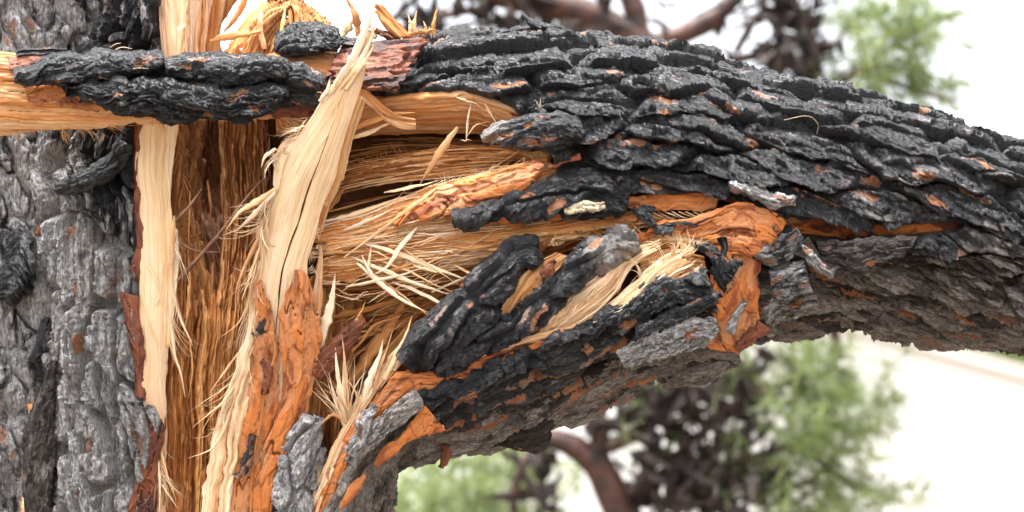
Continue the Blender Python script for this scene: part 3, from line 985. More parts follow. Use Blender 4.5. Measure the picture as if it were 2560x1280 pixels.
# reddish back edge of the slab
wood('slab_edge', TR, [(902, 240, 140), (876, 316, 132), (856, 400, 118), (842, 450, 104), (812, 520, 84), (794, 600, 74)], [(912, 250, 70), (886, 330, 70), (866, 410, 60), (850, 460, 50), (818, 530, 40), (796, 610, 40)], M_fan, amp=4, thick=16, seed=351, stain_shade=0.25)
for pts, wv in (([(838, 212, 170), (880, 150, 172), (908, 90, 168), (934, 22, 160), (942, -10, 158)], 20), ([(850, 220, 168), (892, 170, 172), (924, 110, 172), (938, 66, 170)], 13),
                ([(866, 222, 168), (900, 170, 174), (928, 128, 178), (934, 110, 178)], 14), ([(825, 236, 168), (858, 190, 170), (872, 168, 170)], 14), ([(880, 190, 170), (912, 160, 178), (938, 158, 184)], 4),
                ([(896, 90, 166), (930, 60, 160), (936, 40, 158)], 5), ([(800, 256, 164), (820, 222, 168), (824, 196, 168)], 12), ([(862, 200, 168), (886, 128, 170), (898, 92, 168)], 12)):
    splinter(TR, pts, wv, M_sap, jit=3)
wood('slab_edge', TR, [(742, 344, 142), (712, 352, 136), (694, 374, 132), (686, 420, 126), (682, 480, 116)], [(752, 344, 142), (736, 362, 138), (716, 398, 134), (704, 440, 126), (690, 500, 114)], M_sap, amp=3, thick=12, seed=349, jagB=30)
# orange inner bark on its lower half
inner('inner_bark', TR, [(652, 690, 92), (640, 720, 88), (628, 800, 78), (622, 900, 68), (612, 1000, 56), (584, 1100, 44), (572, 1200, 38), (560, 1310, 34)],
      [(676, 740, 96), (690, 800, 88), (700, 860, 80), (706, 920, 70), (700, 1000, 60), (668, 1100, 50), (640, 1200, 42), (620, 1310, 38)], M_inner, bulge=10, amp=6, thick=10, seed=352, jag=30, tan=0.75, cs=110, ct=36, edge=8)
inner('inner_bark', TR, [(722, 716, 98), (698, 790, 92), (696, 860, 84), (704, 920, 74), (700, 1000, 64), (664, 1100, 54), (632, 1200, 46), (612, 1310, 42)],
      [(742, 660, 98), (776, 700, 90), (798, 790, 78), (804, 860, 70), (790, 950, 60), (772, 1040, 52), (722, 1160, 44), (668, 1310, 38)], M_inner, bulge=16, amp=6, thick=10, seed=353, jag=26, tan=0.6, cs=120, ct=36, edge=8)
splinter(TR, [(672, 830, 96), (690, 880, 92), (664, 950, 84), (652, 1050, 74), (632, 1150, 64), (626, 1290, 56)], 7, M_heart, taper=(0.6, 0.6), name='bark_sliver')
lump('bark_flake', TR, [(585, 1192, 60), (612, 1140, 64), (630, 1085, 66)], [(600, 1202, 70), (628, 1165, 74), (640, 1090, 70)], M_char, bulge=8, amp=4, seed=354, grey=0.2, flake=0.4)
lump('bark_flake', TR, [(636, 830, 84), (650, 800, 86), (668, 770, 90)], [(640, 850, 86), (660, 830, 88), (676, 776, 92)], M_char, bulge=7, amp=4, seed=355, grey=0.2, flake=0.4)
lump('bark_flake', TR, [(640, 905, 80), (655, 930, 82), (660, 985, 80)], [(660, 895, 84), (680, 920, 84), (668, 990, 80)], M_red, bulge=8, amp=4, seed=356, flake=0.0)
# split tips beside the slab
wood('torn_tip', TR, [(790, 612, 60), (800, 620, 66), (786, 720, 64), (776, 800, 56)], [(800, 612, 62), (806, 640, 66), (806, 720, 60), (802, 790, 52)], M_sap, amp=3, thick=10, seed=360, red=0.25)
splinter(TR, [(792, 800, 56), (800, 720, 64), (806, 650, 70), (802, 606, 72)], 16, M_sap, taper=(0.8, 0.05))
splinter(TR, [(792, 880, 50), (820, 790, 62), (832, 730, 70), (838, 682, 74)], 24, M_sap, taper=(0.8, 0.05))
splinter(TR, [(790, 900, 46), (806, 840, 54), (812, 780, 58)], 14, M_sap)
lump('bark_flake', TR, [(770, 930, 54), (800, 880, 60), (860, 820, 66), (905, 778, 70)], [(800, 950, 54), (850, 900, 60), (895, 850, 66), (915, 800, 70)], M_red, bulge=14, amp=6, seed=361, flake=0.1)
splinter(TR, [(885, 820, 72), (905, 775, 76), (914, 752, 78)], 14, M_fan)
# frayed pale fringe along the slab's left side
wood('frayed_fringe', TR, [(640, 700, 70), (612, 840, 58), (575, 960, 46), (540, 1080, 34), (520, 1170, 30), (500, 1310, 24)], [(662, 700, 80), (640, 840, 72), (630, 960, 62), (604, 1080, 52), (585, 1180, 44), (570, 1310, 36)], M_sap, bulge=8, amp=6, thick=14, seed=362, split=1.3, edge=10, rough=0.3)
hairs(TR, 90, [(650, 640, 80), (622, 800, 66), (600, 920, 56), (560, 1050, 44)], None, 99, 9, 150, 50, M_sap, (0.9, 2.6), seed=363, bend=-6)
hairs(TR, 30, [(600, 900, 60), (570, 1030, 50), (545, 1120, 40)], None, 122, 18, 120, 80, M_sap, (1.2, 3.4), seed=364, bend=20)
hairs(TR, 48, [(690, 470, 120), (668, 560, 104)], None, 136, 14, 150, 60, M_sap, (1.4, 4.2), seed=365, bend=-26)
hairs(TR, 44, [(664, 540, 104), (640, 680, 86)], None, 106, 12, 170, 50, M_sap, (1.4, 4.0), seed=366, bend=-18)
hairs(TR, 30, [(720, 360, 136), (692, 400, 128)], None, 150, 16, 70, 70, M_sap, (1.5, 4.2), seed=367, bend=-60)
hairs(TR, 26, [(770, 300, 150), (740, 340, 140)], None, 170, 26, 70, 90, M_sap, (1.2, 3), seed=368)
hairs(TR, 60, [(846, 400, 130), (800, 530, 100), (780, 620, 88), (790, 700, 78)], None, 40, 40, 30, 60, M_sap, (1, 2), seed=369)
for pts, wv in (([(688, 470, 122), (640, 505, 128), (600, 530, 130), (566, 570, 128)], 14), ([(690, 480, 122), (640, 530, 128), (598, 570, 132), (556, 590, 132)], 12), ([(690, 372, 130), (664, 392, 138), (653, 418, 138)], 12), ([(664, 560, 104), (620, 650, 96), (592, 720, 90), (588, 760, 88)], 12),
                ([(655, 600, 98), (625, 690, 92), (604, 750, 86)], 10), ([(640, 690, 84), (600, 800, 76), (540, 850, 80)], 6), ([(605, 930, 60), (560, 1000, 64), (480, 1070, 70)], 7), ([(600, 960, 58), (540, 1110, 60), (470, 1145, 66)], 7), ([(598, 880, 62), (540, 960, 70), (520, 985, 72)], 6)):
    splinter(TR, pts, wv, M_sap, ns=8)
# grey bark wedge at the foot of the slab
Pw = ruled([(690, 1300, 52), (702, 1200, 50), (730, 1110, 52), (780, 1040, 54)], [(786, 1300, 26), (792, 1200, 26), (800, 1110, 30), (800, 1036, 40)], 2.6, 2.6, 0, 22, 0.5, 8, 371)
vv = np.linspace(0, 1, Pw.shape[1])[None]
uu = np.linspace(0, 1, Pw.shape[0])[:, None]
fl_ = np.minimum(np.minimum(vv, 1 - vv) * 5, (1 - uu) * 8) + 0.05 + 0 * uu
bark('bark_plate', TR, Pw, M_grey, cs=150, ct=60, amp=26, tm=0.35, fine=0.7, ledge=0.3, asym=0.0, seed=372, grey=0.7, fall=fl_, flake=0.06, over=0.1)
wood('heartwood', TR, [(780, 690, -60), (772, 850, -30), (760, 1000, -10), (750, 1310, 0)], [(930, 690, -90), (900, 850, -60), (860, 1020, -30), (800, 1310, 0)], M_heart, amp=12, thick=30, rough=0.55, seed=373, stain_shade=0.25, wave=5)
inner('inner_bark', TR, [(770, 1120, 20), (776, 1060, 24), (786, 1030, 26)], [(800, 1130, 30), (806, 1080, 32), (806, 1040, 30)], M_red, bulge=6, amp=4, seed=374)

# ================================================================== the torn limb
LB = thing('torn_limb', 'heavy torn pine limb with black charred bark and shredded wood', 'tree limb', (1500, 1140, -150))


def lc(x):
    return np.interp(x, [600, 800, 1000, 1200, 1400, 1600, 1750, 1900, 2100, 2300, 2560, 2760], [390, 385, 395, 398, 412, 440, 470, 520, 516, 556, 612, 660])


def lr(x):
    return np.interp(x, [600, 800, 1000, 1200, 1400, 1560, 1650, 1750, 1900, 2100, 2300, 2560, 2760], [255, 270, 288, 306, 318, 322, 325, 327, 322, 287, 270, 246, 244])


def ycut(x):
    return np.interp(x, [860, 920, 960, 1000, 1100, 1170, 1240, 1300, 1350, 1372, 1385, 1450, 1560, 1640, 1700, 1790, 1830, 1860, 1872, 1880, 1888, 2010, 3000],
                     [210, 222, 258, 244, 238, 234, 256, 286, 300, 330, 425, 470, 492, 490, 496, 488, 500, 520, 560, 620, 1000, 1400, 1400])


def limb_grid(x0, x1, dx, a0, a1, da, dr=0.0, wz=-235):
    xs = np.arange(x0, x1, dx)
    n = int(math.radians(a1 - a0) * 310 / da)
    an = np.radians(np.linspace(a0, a1, n))
    c, r = lc(xs), lr(xs) + dr
    return np.stack([np.repeat(xs[:, None], n, 1), c[:, None] - r[:, None] * np.cos(an)[None], wz + 0.95 * r[:, None] * np.sin(an)[None]], -1)


P = limb_grid(880, 2700, 2.9, -38, 205, 2.8, -16)
X_, Y_ = P[..., 0], P[..., 1]
yc = ycut(X_ + 26 * fbm(Y_ / 45, Y_ * 0 + 4, 4, 76)) + 10 * fbm(X_ / 60, Y_ * 0, 4, 77)
front = P[..., 2] > -235 - 260
fallL = np.clip((yc - Y_) / 34.0, -1, 1)
xlft = np.interp(Y_, [60, 100, 150, 190, 215, 240, 300], [1060, 1040, 1010, 960, 925, 920, 930]) + 26 * fbm(Y_ / 40, Y_ * 0 + 2, 3, 78)
fallL = np.minimum(fallL, np.clip((X_ - xlft) / 34.0, -1, 1)) + 0.02
ct_ = np.interp(X_, [1980, 2060, 2150, 2250, 2390, 2410], [560, 548, 566, 566, 556, 566])
cb_ = np.interp(X_, [1980, 2060, 2150, 2250, 2390, 2410], [586, 594, 592, 588, 572, 566])
carve = np.where((X_ > 1975) & (X_ < 2410), np.maximum(ct_ - Y_, Y_ - cb_) / 26.0, 1.0)
fallL = np.minimum(fallL, np.clip(carve, -1, 1) + 0.05)


def greyL(x, y):
    lo = sst(-40, 60, y - np.interp(x, [1850, 2000, 2200, 2560], [600, 590, 620, 650]))
    und = sst(120, 200, y - np.interp(x, [1850, 2000, 2200, 2560], [600, 590, 620, 650]))
    return 0.05 + 0.44 * lo + 0.02 * und + 0.28 * sst(1700, 2300, x) * (1 - lo) * 0.5


LSC = [(1475, 352, 1505, 345, 10), (1525, 365, 1545, 352, 9), (1555, 362, 1610, 365, 8), (1640, 368, 1690, 360, 9), (1735, 250, 1760, 246, 8), (1620, 262, 1690, 262, 10), (1915, 380, 1950, 378, 7), (2155, 455, 2195, 460, 9), (2280, 440, 2320, 444, 8), (2210, 445, 2250, 452, 8), (2040, 430, 2080, 434, 8)]
up_m = (Y_ < np.interp(X_, [0, 1850, 2000, 2200, 2560, 2760], [2000, 600, 580, 610, 640, 660]))
bark('bark_plate', LB, P, M_char, cs=270, ct=54, amp=54, gap=1.3, tm=0.72, sub=0.4, fine=0.8, ledge=0.2, fc=(60, 13), seed=47, grey=greyL, fall=np.where(up_m, fallL, -1), flake=0.05, over=0.6, warp=26, slant=0.10, ext=LSC, smin=70)
bark('bark_plate', LB, P, M_under, cs=290, ct=46, amp=46, gap=1.3, ledge=0.24, fc=(80, 13), seed=43, grey=greyL, fall=np.where(up_m, -1, fallL), flake=0.09, over=0.3, warp=24, slant=0.16, smin=70)

# the layer under the bark, seen along its torn edges
P = limb_grid(640, 2700, 8, -38, 215, 6, -44)
X_, Y_ = P[..., 0], P[..., 1]
s, t = lens(P)
yc2 = np.maximum(ycut(X_) + 14, np.interp(X_, [600, 900, 1000, 1100], [238, 238, 255, 200])) + 8 * fbm(X_ / 50, Y_ * 0, 3, 79)
Nn = normals(P)
ws, wt = s + 14 * fbm(s / 70, t / 40, 3, 81), t + 9 * fbm(s / 60, t / 40, 3, 82)
F1, F2, ID, ds, dt = cells(ws, wt, 130, 30, 83, 0.9)
lv = _hash(ID, ID * 0 + 1, 84)
ee = sst(0, 0.12, F2 - F1)
h = (lv - 0.5) * 12 * ee + 5 * fbm(s / 60, t / 14, 4, 85)
V = P + Nn * h[..., None]
kv = (Y_ < yc2)
keep = kv[:-1, :-1] & kv[1:, :-1] & kv[1:, 1:] & kv[:-1, 1:]
Vs, F = solid(P, V, keep, 22, Nn)
K = np.stack([0.35 * (lv < 0.3) * ee, 0.8 * (1 - ee) + 0.4 * (lv > 0.7), 0.85 * sst(0.1, 0.45, fbm(s / 90, t / 20, 4, 86)) * (lv > 0.35)], -1).reshape(-1, 3)
st = np.stack([s, t, h], -1).reshape(-1, 3)
mk('inner_bark', Vs, F, M_red, LB, np.vstack([st, st]), np.vstack([K, K]))

# far side of the limb, closing the hollow
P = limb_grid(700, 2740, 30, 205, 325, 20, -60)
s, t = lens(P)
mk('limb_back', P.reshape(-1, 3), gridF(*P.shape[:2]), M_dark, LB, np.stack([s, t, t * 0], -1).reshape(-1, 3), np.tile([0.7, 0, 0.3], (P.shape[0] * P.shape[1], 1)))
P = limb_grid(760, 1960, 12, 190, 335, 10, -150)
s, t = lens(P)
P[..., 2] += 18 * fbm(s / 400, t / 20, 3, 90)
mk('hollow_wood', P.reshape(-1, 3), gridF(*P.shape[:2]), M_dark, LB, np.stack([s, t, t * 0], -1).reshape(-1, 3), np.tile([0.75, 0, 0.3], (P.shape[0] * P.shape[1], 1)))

wood('hollow_wood', LB, [(700, 560, -330), (900, 520, -360), (1200, 470, -360), (1600, 480, -330)], [(740, 1150, -180), (900, 1120, -230), (1150, 1040, -260), (1600, 900, -260)], M_dark, amp=14, thick=20, seed=399, stain_shade=1.0, du=12, dv=5)  # full dark tint paints in the shade of the deep hollow
# upstanding plates along the top
for A, B, sd_ in (([(1245, 96, -215), (1330, 84, -210), (1400, 92, -205), (1450, 102, -200)], [(1240, 80, -300), (1320, 66, -300), (1400, 76, -300), (1455, 88, -300)], 401),
                  ([(1305, 34, -230), (1340, 48, -228), (1412, 72, -226)], [(1318, 62, -224), (1350, 78, -220), (1406, 86, -220)], 402),
                  ([(1555, 96, -226), (1600, 92, -222), (1668, 100, -220)], [(1570, 138, -190), (1610, 136, -186), (1655, 134, -186)], 403),
                  ([(1440, 84, -230), (1490, 78, -226), (1555, 92, -222)], [(1445, 130, -180), (1500, 128, -176), (1552, 130, -176)], 404),
                  ([(1640, 126, -230), (1700, 136, -226), (1760, 168, -220)], [(1660, 150, -200), (1700, 160, -196), (1750, 190, -190)], 405),
                  ([(1820, 178, -220), (1870, 166, -216), (1940, 184, -212)], [(1830, 210, -180), (1880, 204, -180), (1945, 210, -178)], 406)):
    lump('bark_plate', LB, A, B, M_char, bulge=12, amp=6, thick=14, seed=sd_, grey=0.25, flake=0.08, edge=6)

# the left strap crossing in front of the trunk: torn wood with long charred plates
wood('strap_wood', LB, [(-60, 128, 20), (60, 136, 40), (200, 140, 50), (400, 150, 40), (600, 150, 10), (760, 134, -20), (900, 140, -20)],
     [(-60, 340, 10), (60, 330, 16), (200, 322, 30), (400, 304, 40), (600, 298, 40), (760, 288, 30), (900, 262, 10)], M_fan, bulge=52, pw=0.5, amp=6, thick=40, seed=410, red=lambda x, y: 0.25 + 0.35 * sst(230, 200, y), jagA=0, wave=8)
inner('inner_bark', LB, [(60, 212, 92), (160, 206, 98), (260, 214, 100), (300, 220, 100)], [(70, 258, 92), (160, 268, 96), (240, 276, 96), (300, 280, 92)], M_inner, bulge=8, amp=5, seed=411, tan=0.5, dark=0.3)
inner('inner_bark', LB, [(20, 142, 66), (70, 138, 70), (140, 140, 74)], [(24, 176, 84), (80, 180, 88), (140, 176, 90)], M_red, bulge=8, amp=4, seed=412)
inner('inner_bark', LB, [(676, 250, 84), (720, 244, 84), (790, 244, 76), (860, 240, 60)], [(680, 296, 76), (730, 296, 72), (790, 290, 66), (860, 270, 56)], M_red, bulge=6, amp=5, seed=413, tan=0.3)
inner('inner_bark', LB, [(846, 98, -30), (900, 100, -34), (980, 96, -50), (1080, 92, -70)], [(786, 210, 82), (860, 208, 78), (930, 218, 66), (1010, 226, 48)], M_red, bulge=26, amp=10, thick=14, seed=408, cs=120, ct=20, tan=0.22, dark=1.0, jag=30)
lump('strap_bark', LB, [(110, 168, 86), (250, 150, 92), (420, 160, 92), (600, 160, 92), (780, 176, 86)], [(180, 250, 92), (300, 270, 96), (450, 284, 96), (600, 286, 94), (790, 250, 84)], M_char, bulge=22, amp=8, thick=12, seed=409, flake=0.03)
lump('bark_plate', LB, [(34, 180, 92), (80, 160, 104), (150, 140, 96), (250, 126, 84), (340, 128, 80), (408, 128, 76)], [(36, 210, 98), (110, 216, 108), (200, 208, 110), (280, 194, 108), (360, 182, 104), (412, 164, 94)], M_char, bulge=52, amp=10, thick=20, seed=414, flake=0.09, grey=0.05)
lump('bark_plate', LB, [(412, 146, 86), (500, 134, 84), (590, 138, 84), (650, 136, 80), (700, 140, 80), (720, 150, 80)], [(415, 182, 102), (480, 200, 106), (560, 218, 110), (620, 208, 108), (680, 198, 106), (722, 190, 100)], M_char, bulge=54, amp=10, thick=20, seed=415, flake=0.07, grey=0.05)
lump('bark_plate', LB, [(700, 158, 90), (750, 158, 92), (800, 172, 92), (826, 200, 90)], [(706, 204, 104), (750, 228, 106), (790, 236, 102), (826, 218, 96)], M_char, bulge=42, amp=9, thick=18, seed=416, flake=0.05, grey=0.05)
lump('bark_plate', LB, [(165, 212, 100), (240, 204, 112), (350, 196, 118), (450, 204, 118), (560, 218, 116), (640, 212, 112), (720, 212, 106)], [(170, 220, 104), (250, 262, 116), (330, 284, 116), (430, 302, 112), (520, 300, 112), (620, 306, 108), (700, 266, 100)], M_char, bulge=52, amp=13, thick=24, seed=417, flake=0.06, grey=0.06)
lump('bark_plate', LB, [(700, 222, 96), (760, 228, 98), (800, 236, 92)], [(706, 244, 98), (752, 262, 98), (800, 256, 92)], M_char, bulge=16, amp=7, seed=418, flake=0.2)
lump('bark_plate', LB, [(40, 132, 60), (90, 122, 60), (166, 128, 60)], [(46, 142, 74), (100, 138, 76), (168, 138, 74)], M_char, bulge=10, amp=5, seed=419, flake=0.1)
lump('bark_plate', LB, [(688, 92, -10), (712, 68, -20), (770, 58, -24), (840, 66, -24), (846, 88, -20)], [(684, 130, 20), (720, 138, 28), (770, 140, 30), (830, 134, 26), (848, 112, 10)], M_char, bulge=44, amp=11, thick=30, seed=420, flake=0.02, grey=0.03, lam=1.6)
lump('bark_plate', LB, [(840, 96, -10), (880, 96, -14), (925, 104, -20)], [(842, 112, 6), (880, 112, 4), (925, 116, 0)], M_char, bulge=10, amp=5, seed=421)
wood('strap_wood', LB, [(590, 120, -40), (640, 118, -36), (700, 124, -30), (850, 140, 0)], [(595, 140, -16), (640, 142, -8), (700, 150, 4), (850, 156, 20)], M_sap, bulge=8, amp=4, thick=16, seed=422, jagA=40)
hairs(LB, 60, [(20, 326, 30), (200, 320, 40), (400, 303, 46)], None, 30, 30, 50, 50, M_fan, (1, 2), seed=423)
hairs(LB, 60, [(680, 292, 70), (760, 300, 60), (830, 310, 40)], None, 60, 40, 90, 60, M_fan, (1.5, 4), seed=424)

# torn tips on the top side
wood('torn_tip', LB, [(1030, 94, -60), (1000, 62, -60), (965, 20, -60), (936, -2, -60)], [(990, 94, -50), (965, 70, -50), (946, 36, -50), (930, 18, -50)], M_heart, bulge=10, amp=6, thick=12, seed=430, jagB=30)
lump('bark_flake', LB, [(940, 66, -60), (965, 80, -56), (1000, 96, -50)], [(950, 88, -50), (975, 94, -48), (1000, 100, -46)], M_red, bulge=8, amp=5, seed=431, flake=0)
for pts, wv, m_ in (([(1040, 90, -70), (1034, 60, -70), (1042, 28, -70)], 11, M_sap), ([(1024, 92, -70), (1026, 60, -70), (1020, 36, -70)], 9, M_sap), ([(1060, 90, -70), (1064, 70, -70), (1058, 52, -70)], 8, M_fan), ([(1086, 92, -70), (1084, 60, -68), (1096, 14, -66)], 12, M_heart), ([(1070, 88, -70), (1074, 64, -70)], 6, M_fan),
                    ([(1040, 84, -60), (1070, 80, -56), (1098, 74, -56)], 12, M_heart), ([(1000, 92, -60), (1030, 84, -56), (1060, 82, -54)], 8, M_heart),
                    ([(896, 92, -80), (890, 40, -84), (872, 6, -90), (856, -20, -94)], 20, M_heart), ([(850, 92, -84), (876, 60, -84), (884, 40, -84)], 24, M_fan), ([(905, 100, -60), (930, 84, -60), (940, 60, -60)], 14, M_fan), ([(936, 100, -60), (944, 70, -60)], 10, M_fan)):
    splinter(LB, pts, wv, m_, jit=4)
hairs(LB, 40, [(940, 88, -60), (1100, 88, -60)], None, -80, 35, 30, 40, M_heart, (1.2, 3), seed=432)

# wood inside the break, from the back to the front
ST = [(690, 306, 20), (800, 290, 20), (900, 262, 16), (1000, 250, 14), (1100, 244, 10), (1170, 240, 8), (1260, 268, 4), (1340, 296, -10)]
wood('torn_wood', LB, ST, [(690, 336, -120), (800, 340, -120), (900, 338, -120), (1000, 334, -120), (1100, 330, -120), (1200, 332, -120), (1270, 334, -110), (1350, 330, -100)], M_fan, bulge=10, amp=6, thick=20, seed=440, stain_shade=lambda x, y: 0.12 + 0.6 * sst(280, 335, y), red=0.26, wave=8)  # browner toward the lower edge, painting in the cavity's shade
wood('torn_wood', LB, [(905, 215, 60), (940, 250, 52), (1000, 290, 30), (1040, 300, 20)], [(890, 236, 50), (930, 275, 40), (990, 318, 20), (1040, 322, 14)], M_fan, amp=6, thick=10, seed=441, red=0.3)
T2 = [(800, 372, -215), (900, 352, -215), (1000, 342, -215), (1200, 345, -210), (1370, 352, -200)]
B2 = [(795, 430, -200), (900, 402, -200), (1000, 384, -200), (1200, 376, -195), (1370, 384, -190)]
wb = wood('torn_wood', LB, T2, B2, M_dark, amp=14, thick=20, rough=0.4, seed=442, stain_shade=0.92, split=1.4, jagA=60)  # very dark tint paints a shaded gap behind the brighter bundle
bundle(wb, T2, B2, 16, M_heart, (3, 8), 443, lift=24, z=10)
T3 = [(806, 440, -110), (880, 412, -100), (1000, 388, -96), (1120, 372, -96), (1250, 372, -100), (1380, 386, -110)]
B3 = [(796, 500, -90), (880, 476, -84), (1000, 452, -80), (1120, 440, -84), (1250, 424, -90), (1360, 412, -100)]
wb = wood('torn_wood', LB, T3, B3, M_heart, amp=13, thick=24, rough=0.4, seed=444, stain_shade=0.12, split=1.5, jagA=50, bulge=16)
bundle(wb, T3, B3, 46, M_fan, (3, 7), 445, lift=26, z=14, over=0.03)
shred(wb, T3, B3, 90, M_heart, seed=2445)
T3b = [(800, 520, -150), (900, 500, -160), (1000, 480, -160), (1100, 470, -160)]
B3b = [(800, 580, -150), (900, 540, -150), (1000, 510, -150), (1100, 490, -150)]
wb = wood('torn_wood', LB, T3b, B3b, M_dark, amp=10, thick=20, seed=446, stain_shade=0.95, split=1.4)  # shade of the gap between bundles painted in as dark brown
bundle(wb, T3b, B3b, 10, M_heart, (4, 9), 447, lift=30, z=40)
T4 = [(774, 570, 10), (850, 552, 16), (930, 530, 20), (1000, 498, 22), (1080, 468, 22), (1180, 440, 20), (1290, 412, 16), (1368, 398, 10)]
B4 = [(770, 640, 30), (850, 622, 40), (940, 600, 44), (1040, 578, 46), (1150, 566, 46), (1300, 540, 40), (1420, 534, 30), (1480, 530, 20)]
wb = wood('torn_wood', LB, T4, B4, M_fan, bulge=14, amp=11, thick=24, seed=450, split=1.6, jagA=60, wave=12, rough=0.35, holes=0.028)
bundle(wb, T4, B4, 38, M_sap, (3, 8), 451, lift=20, span=(0.2, 0.5), z=8, over=0.05)
shred(wb, T4, B4, 190, M_sap, seed=2451)
T5 = [(770, 600, 16), (900, 590, 34), (1050, 574, 44), (1200, 560, 46), (1350, 548, 42), (1500, 534, 36), (1610, 530, 28)]
B5 = [(776, 712, -10), (900, 694, 10), (1050, 674, 24), (1150, 664, 30), (1290, 632, 30), (1430, 588, 26), (1580, 552, 20)]
wb = wood('torn_wood', LB, T5, B5, M_fan, bulge=14, amp=11, thick=24, seed=452, split=1.6, jagA=70, wave=12, rough=0.35, holes=0.028)
bundle(wb, T5, B5, 42, M_sap, (3, 8), 453, lift=18, span=(0.2, 0.6), z=8, over=0.05)
shred(wb, T5, B5, 190, M_sap, seed=2453)
T6 = [(776, 690, -50), (900, 690, -40), (1050, 676, -20), (1200, 648, -10), (1350, 610, -6), (1480, 570, 0)]
B6 = [(786, 772, -80), (900, 760, -70), (1050, 730, -56), (1200, 700, -50), (1330, 660, -40), (1480, 600, -20)]
wb = wood('torn_wood', LB, T6, B6, M_heart, amp=12, thick=24, rough=0.4, seed=454, red=0.25, stain_shade=0.35, split=1.4, jagA=40)
bundle(wb, T6, B6, 24, M_heart, (4, 10), 455, lift=26, z=12, over=0.04)
shred(wb, T6, B6, 90, M_heart, seed=2455)
T7 = [(800, 780, -120), (900, 770, -110), (1000, 742, -100), (1100, 720, -90), (1250, 690, -80)]
B7 = [(806, 850, -120), (900, 830, -110), (1000, 800, -100), (1100, 770, -90), (1200, 740, -80)]
wb = wood('torn_wood', LB, T7, B7, M_heart, amp=12, thick=24, rough=0.4, seed=456, stain_shade=0.45, split=1.5, jagA=30, holes=0.05)
bundle(wb, T7, B7, 14, M_heart, (5, 11), 457, lift=30, z=14)
shred(wb, T7, B7, 90, M_heart, seed=2457)
hairs(LB, 120, T4, None, -20, 50, 34, 60, M_sap, (0.9, 1.8), seed=458)
hairs(LB, 90, T5, None, 150, 40, 40, 50, M_sap, (0.9, 1.9), seed=459)
hairs(LB, 90, T3, None, 170, 40, 40, 50, M_fan, (0.9, 1.9), seed=460)
shred(LB, [(800, 790, -60), (950, 760, -50), (1150, 700, -30)], [(860, 960, -50), (980, 860, -30), (1180, 740, -10)], 80, M_heart, (2, 6), 2461, drift=0.12, lift=50)
shred(LB, [(790, 600, 40), (950, 590, 54), (1150, 580, 60)], [(790, 760, 10), (950, 740, 30), (1150, 690, 44)], 70, M_sap, (1.5, 5), 2463, drift=0.12, lift=46, z=10)
# loose crossing splinters
for pts, wv, m_ in (([(905, 608, 60), (960, 622, 66), (1060, 660, 70), (1180, 706, 66)], 13, M_sap), ([(890, 646, 60), (960, 676, 70), (1060, 716, 72), (1140, 740, 66)], 12, M_sap), ([(892, 660, 62), (940, 700, 74), (1000, 748, 78), (1074, 782, 70)], 13, M_sap),
                    ([(1042, 570, 66), (1000, 620, 80), (968, 668, 84), (930, 690, 80)], 12, M_sap), ([(1000, 616, 76), (1060, 656, 80), (1150, 712, 76)], 6, M_sap), ([(928, 618, 70), (920, 680, 76), (924, 690, 76)], 7, M_sap), ([(905, 640, 70), (932, 690, 78), (960, 720, 78)], 7, M_sap),
                    ([(1144, 318, 10), (1100, 380, 4), (1068, 430, -10), (1046, 466, -20)], 18, M_sap), ([(1166, 350, 0), (1170, 300, 4), (1180, 246, 6)], 14, M_sap), ([(1166, 346, 0), (1190, 312, 10), (1224, 302, 10)], 4, M_sap), ([(1210, 256, 6), (1236, 300, 10), (1246, 312, 10)], 7, M_fan),
                    ([(1140, 244, 8), (1180, 256, 10), (1206, 268, 10)], 5, M_sap), ([(1150, 352, 4), (1180, 350, 10)], 3, M_sap), ([(860, 470, -60), (840, 500, -50), (810, 540, -40)], 12, M_heart), ([(868, 330, 20), (960, 290, 30), (1040, 282, 24)], 14, M_fan), ([(862, 350, 10), (920, 330, 20), (1000, 296, 20)], 14, M_fan),
                    ([(790, 560, 20), (900, 530, 26), (1000, 496, 24), (1060, 480, 22)], 9, M_sap), ([(960, 480, 30), (1050, 462, 34), (1100, 452, 30)], 10, M_sap), ([(1120, 900, -10), (1040, 790, -30), (1014, 700, -60)], 0.1, M_heart)):
    if wv > 1:
        splinter(LB, pts, wv, m_, jit=3, taper=(0.35, 0.06))
for i in range(18):
    x0, y0 = rnd.uniform(830, 1180), rnd.uniform(560, 740)
    an_ = math.radians(rnd.choice([rnd.uniform(-40, -8), rnd.uniform(-30, -5), rnd.uniform(15, 40)]))
    L = rnd.uniform(90, 240)
    dx, dy = math.cos(an_) * L, math.sin(an_) * L
    splinter(LB, [(x0, y0, 50), (x0 + dx * 0.5, y0 + dy * 0.5 + rnd.uniform(-8, 8), rnd.uniform(58, 84)), (x0 + dx, y0 + dy, rnd.uniform(56, 90))], rnd.uniform(4, 9), M_sap if i % 3 else M_fan, jit=4, taper=(0.5, 0.05))
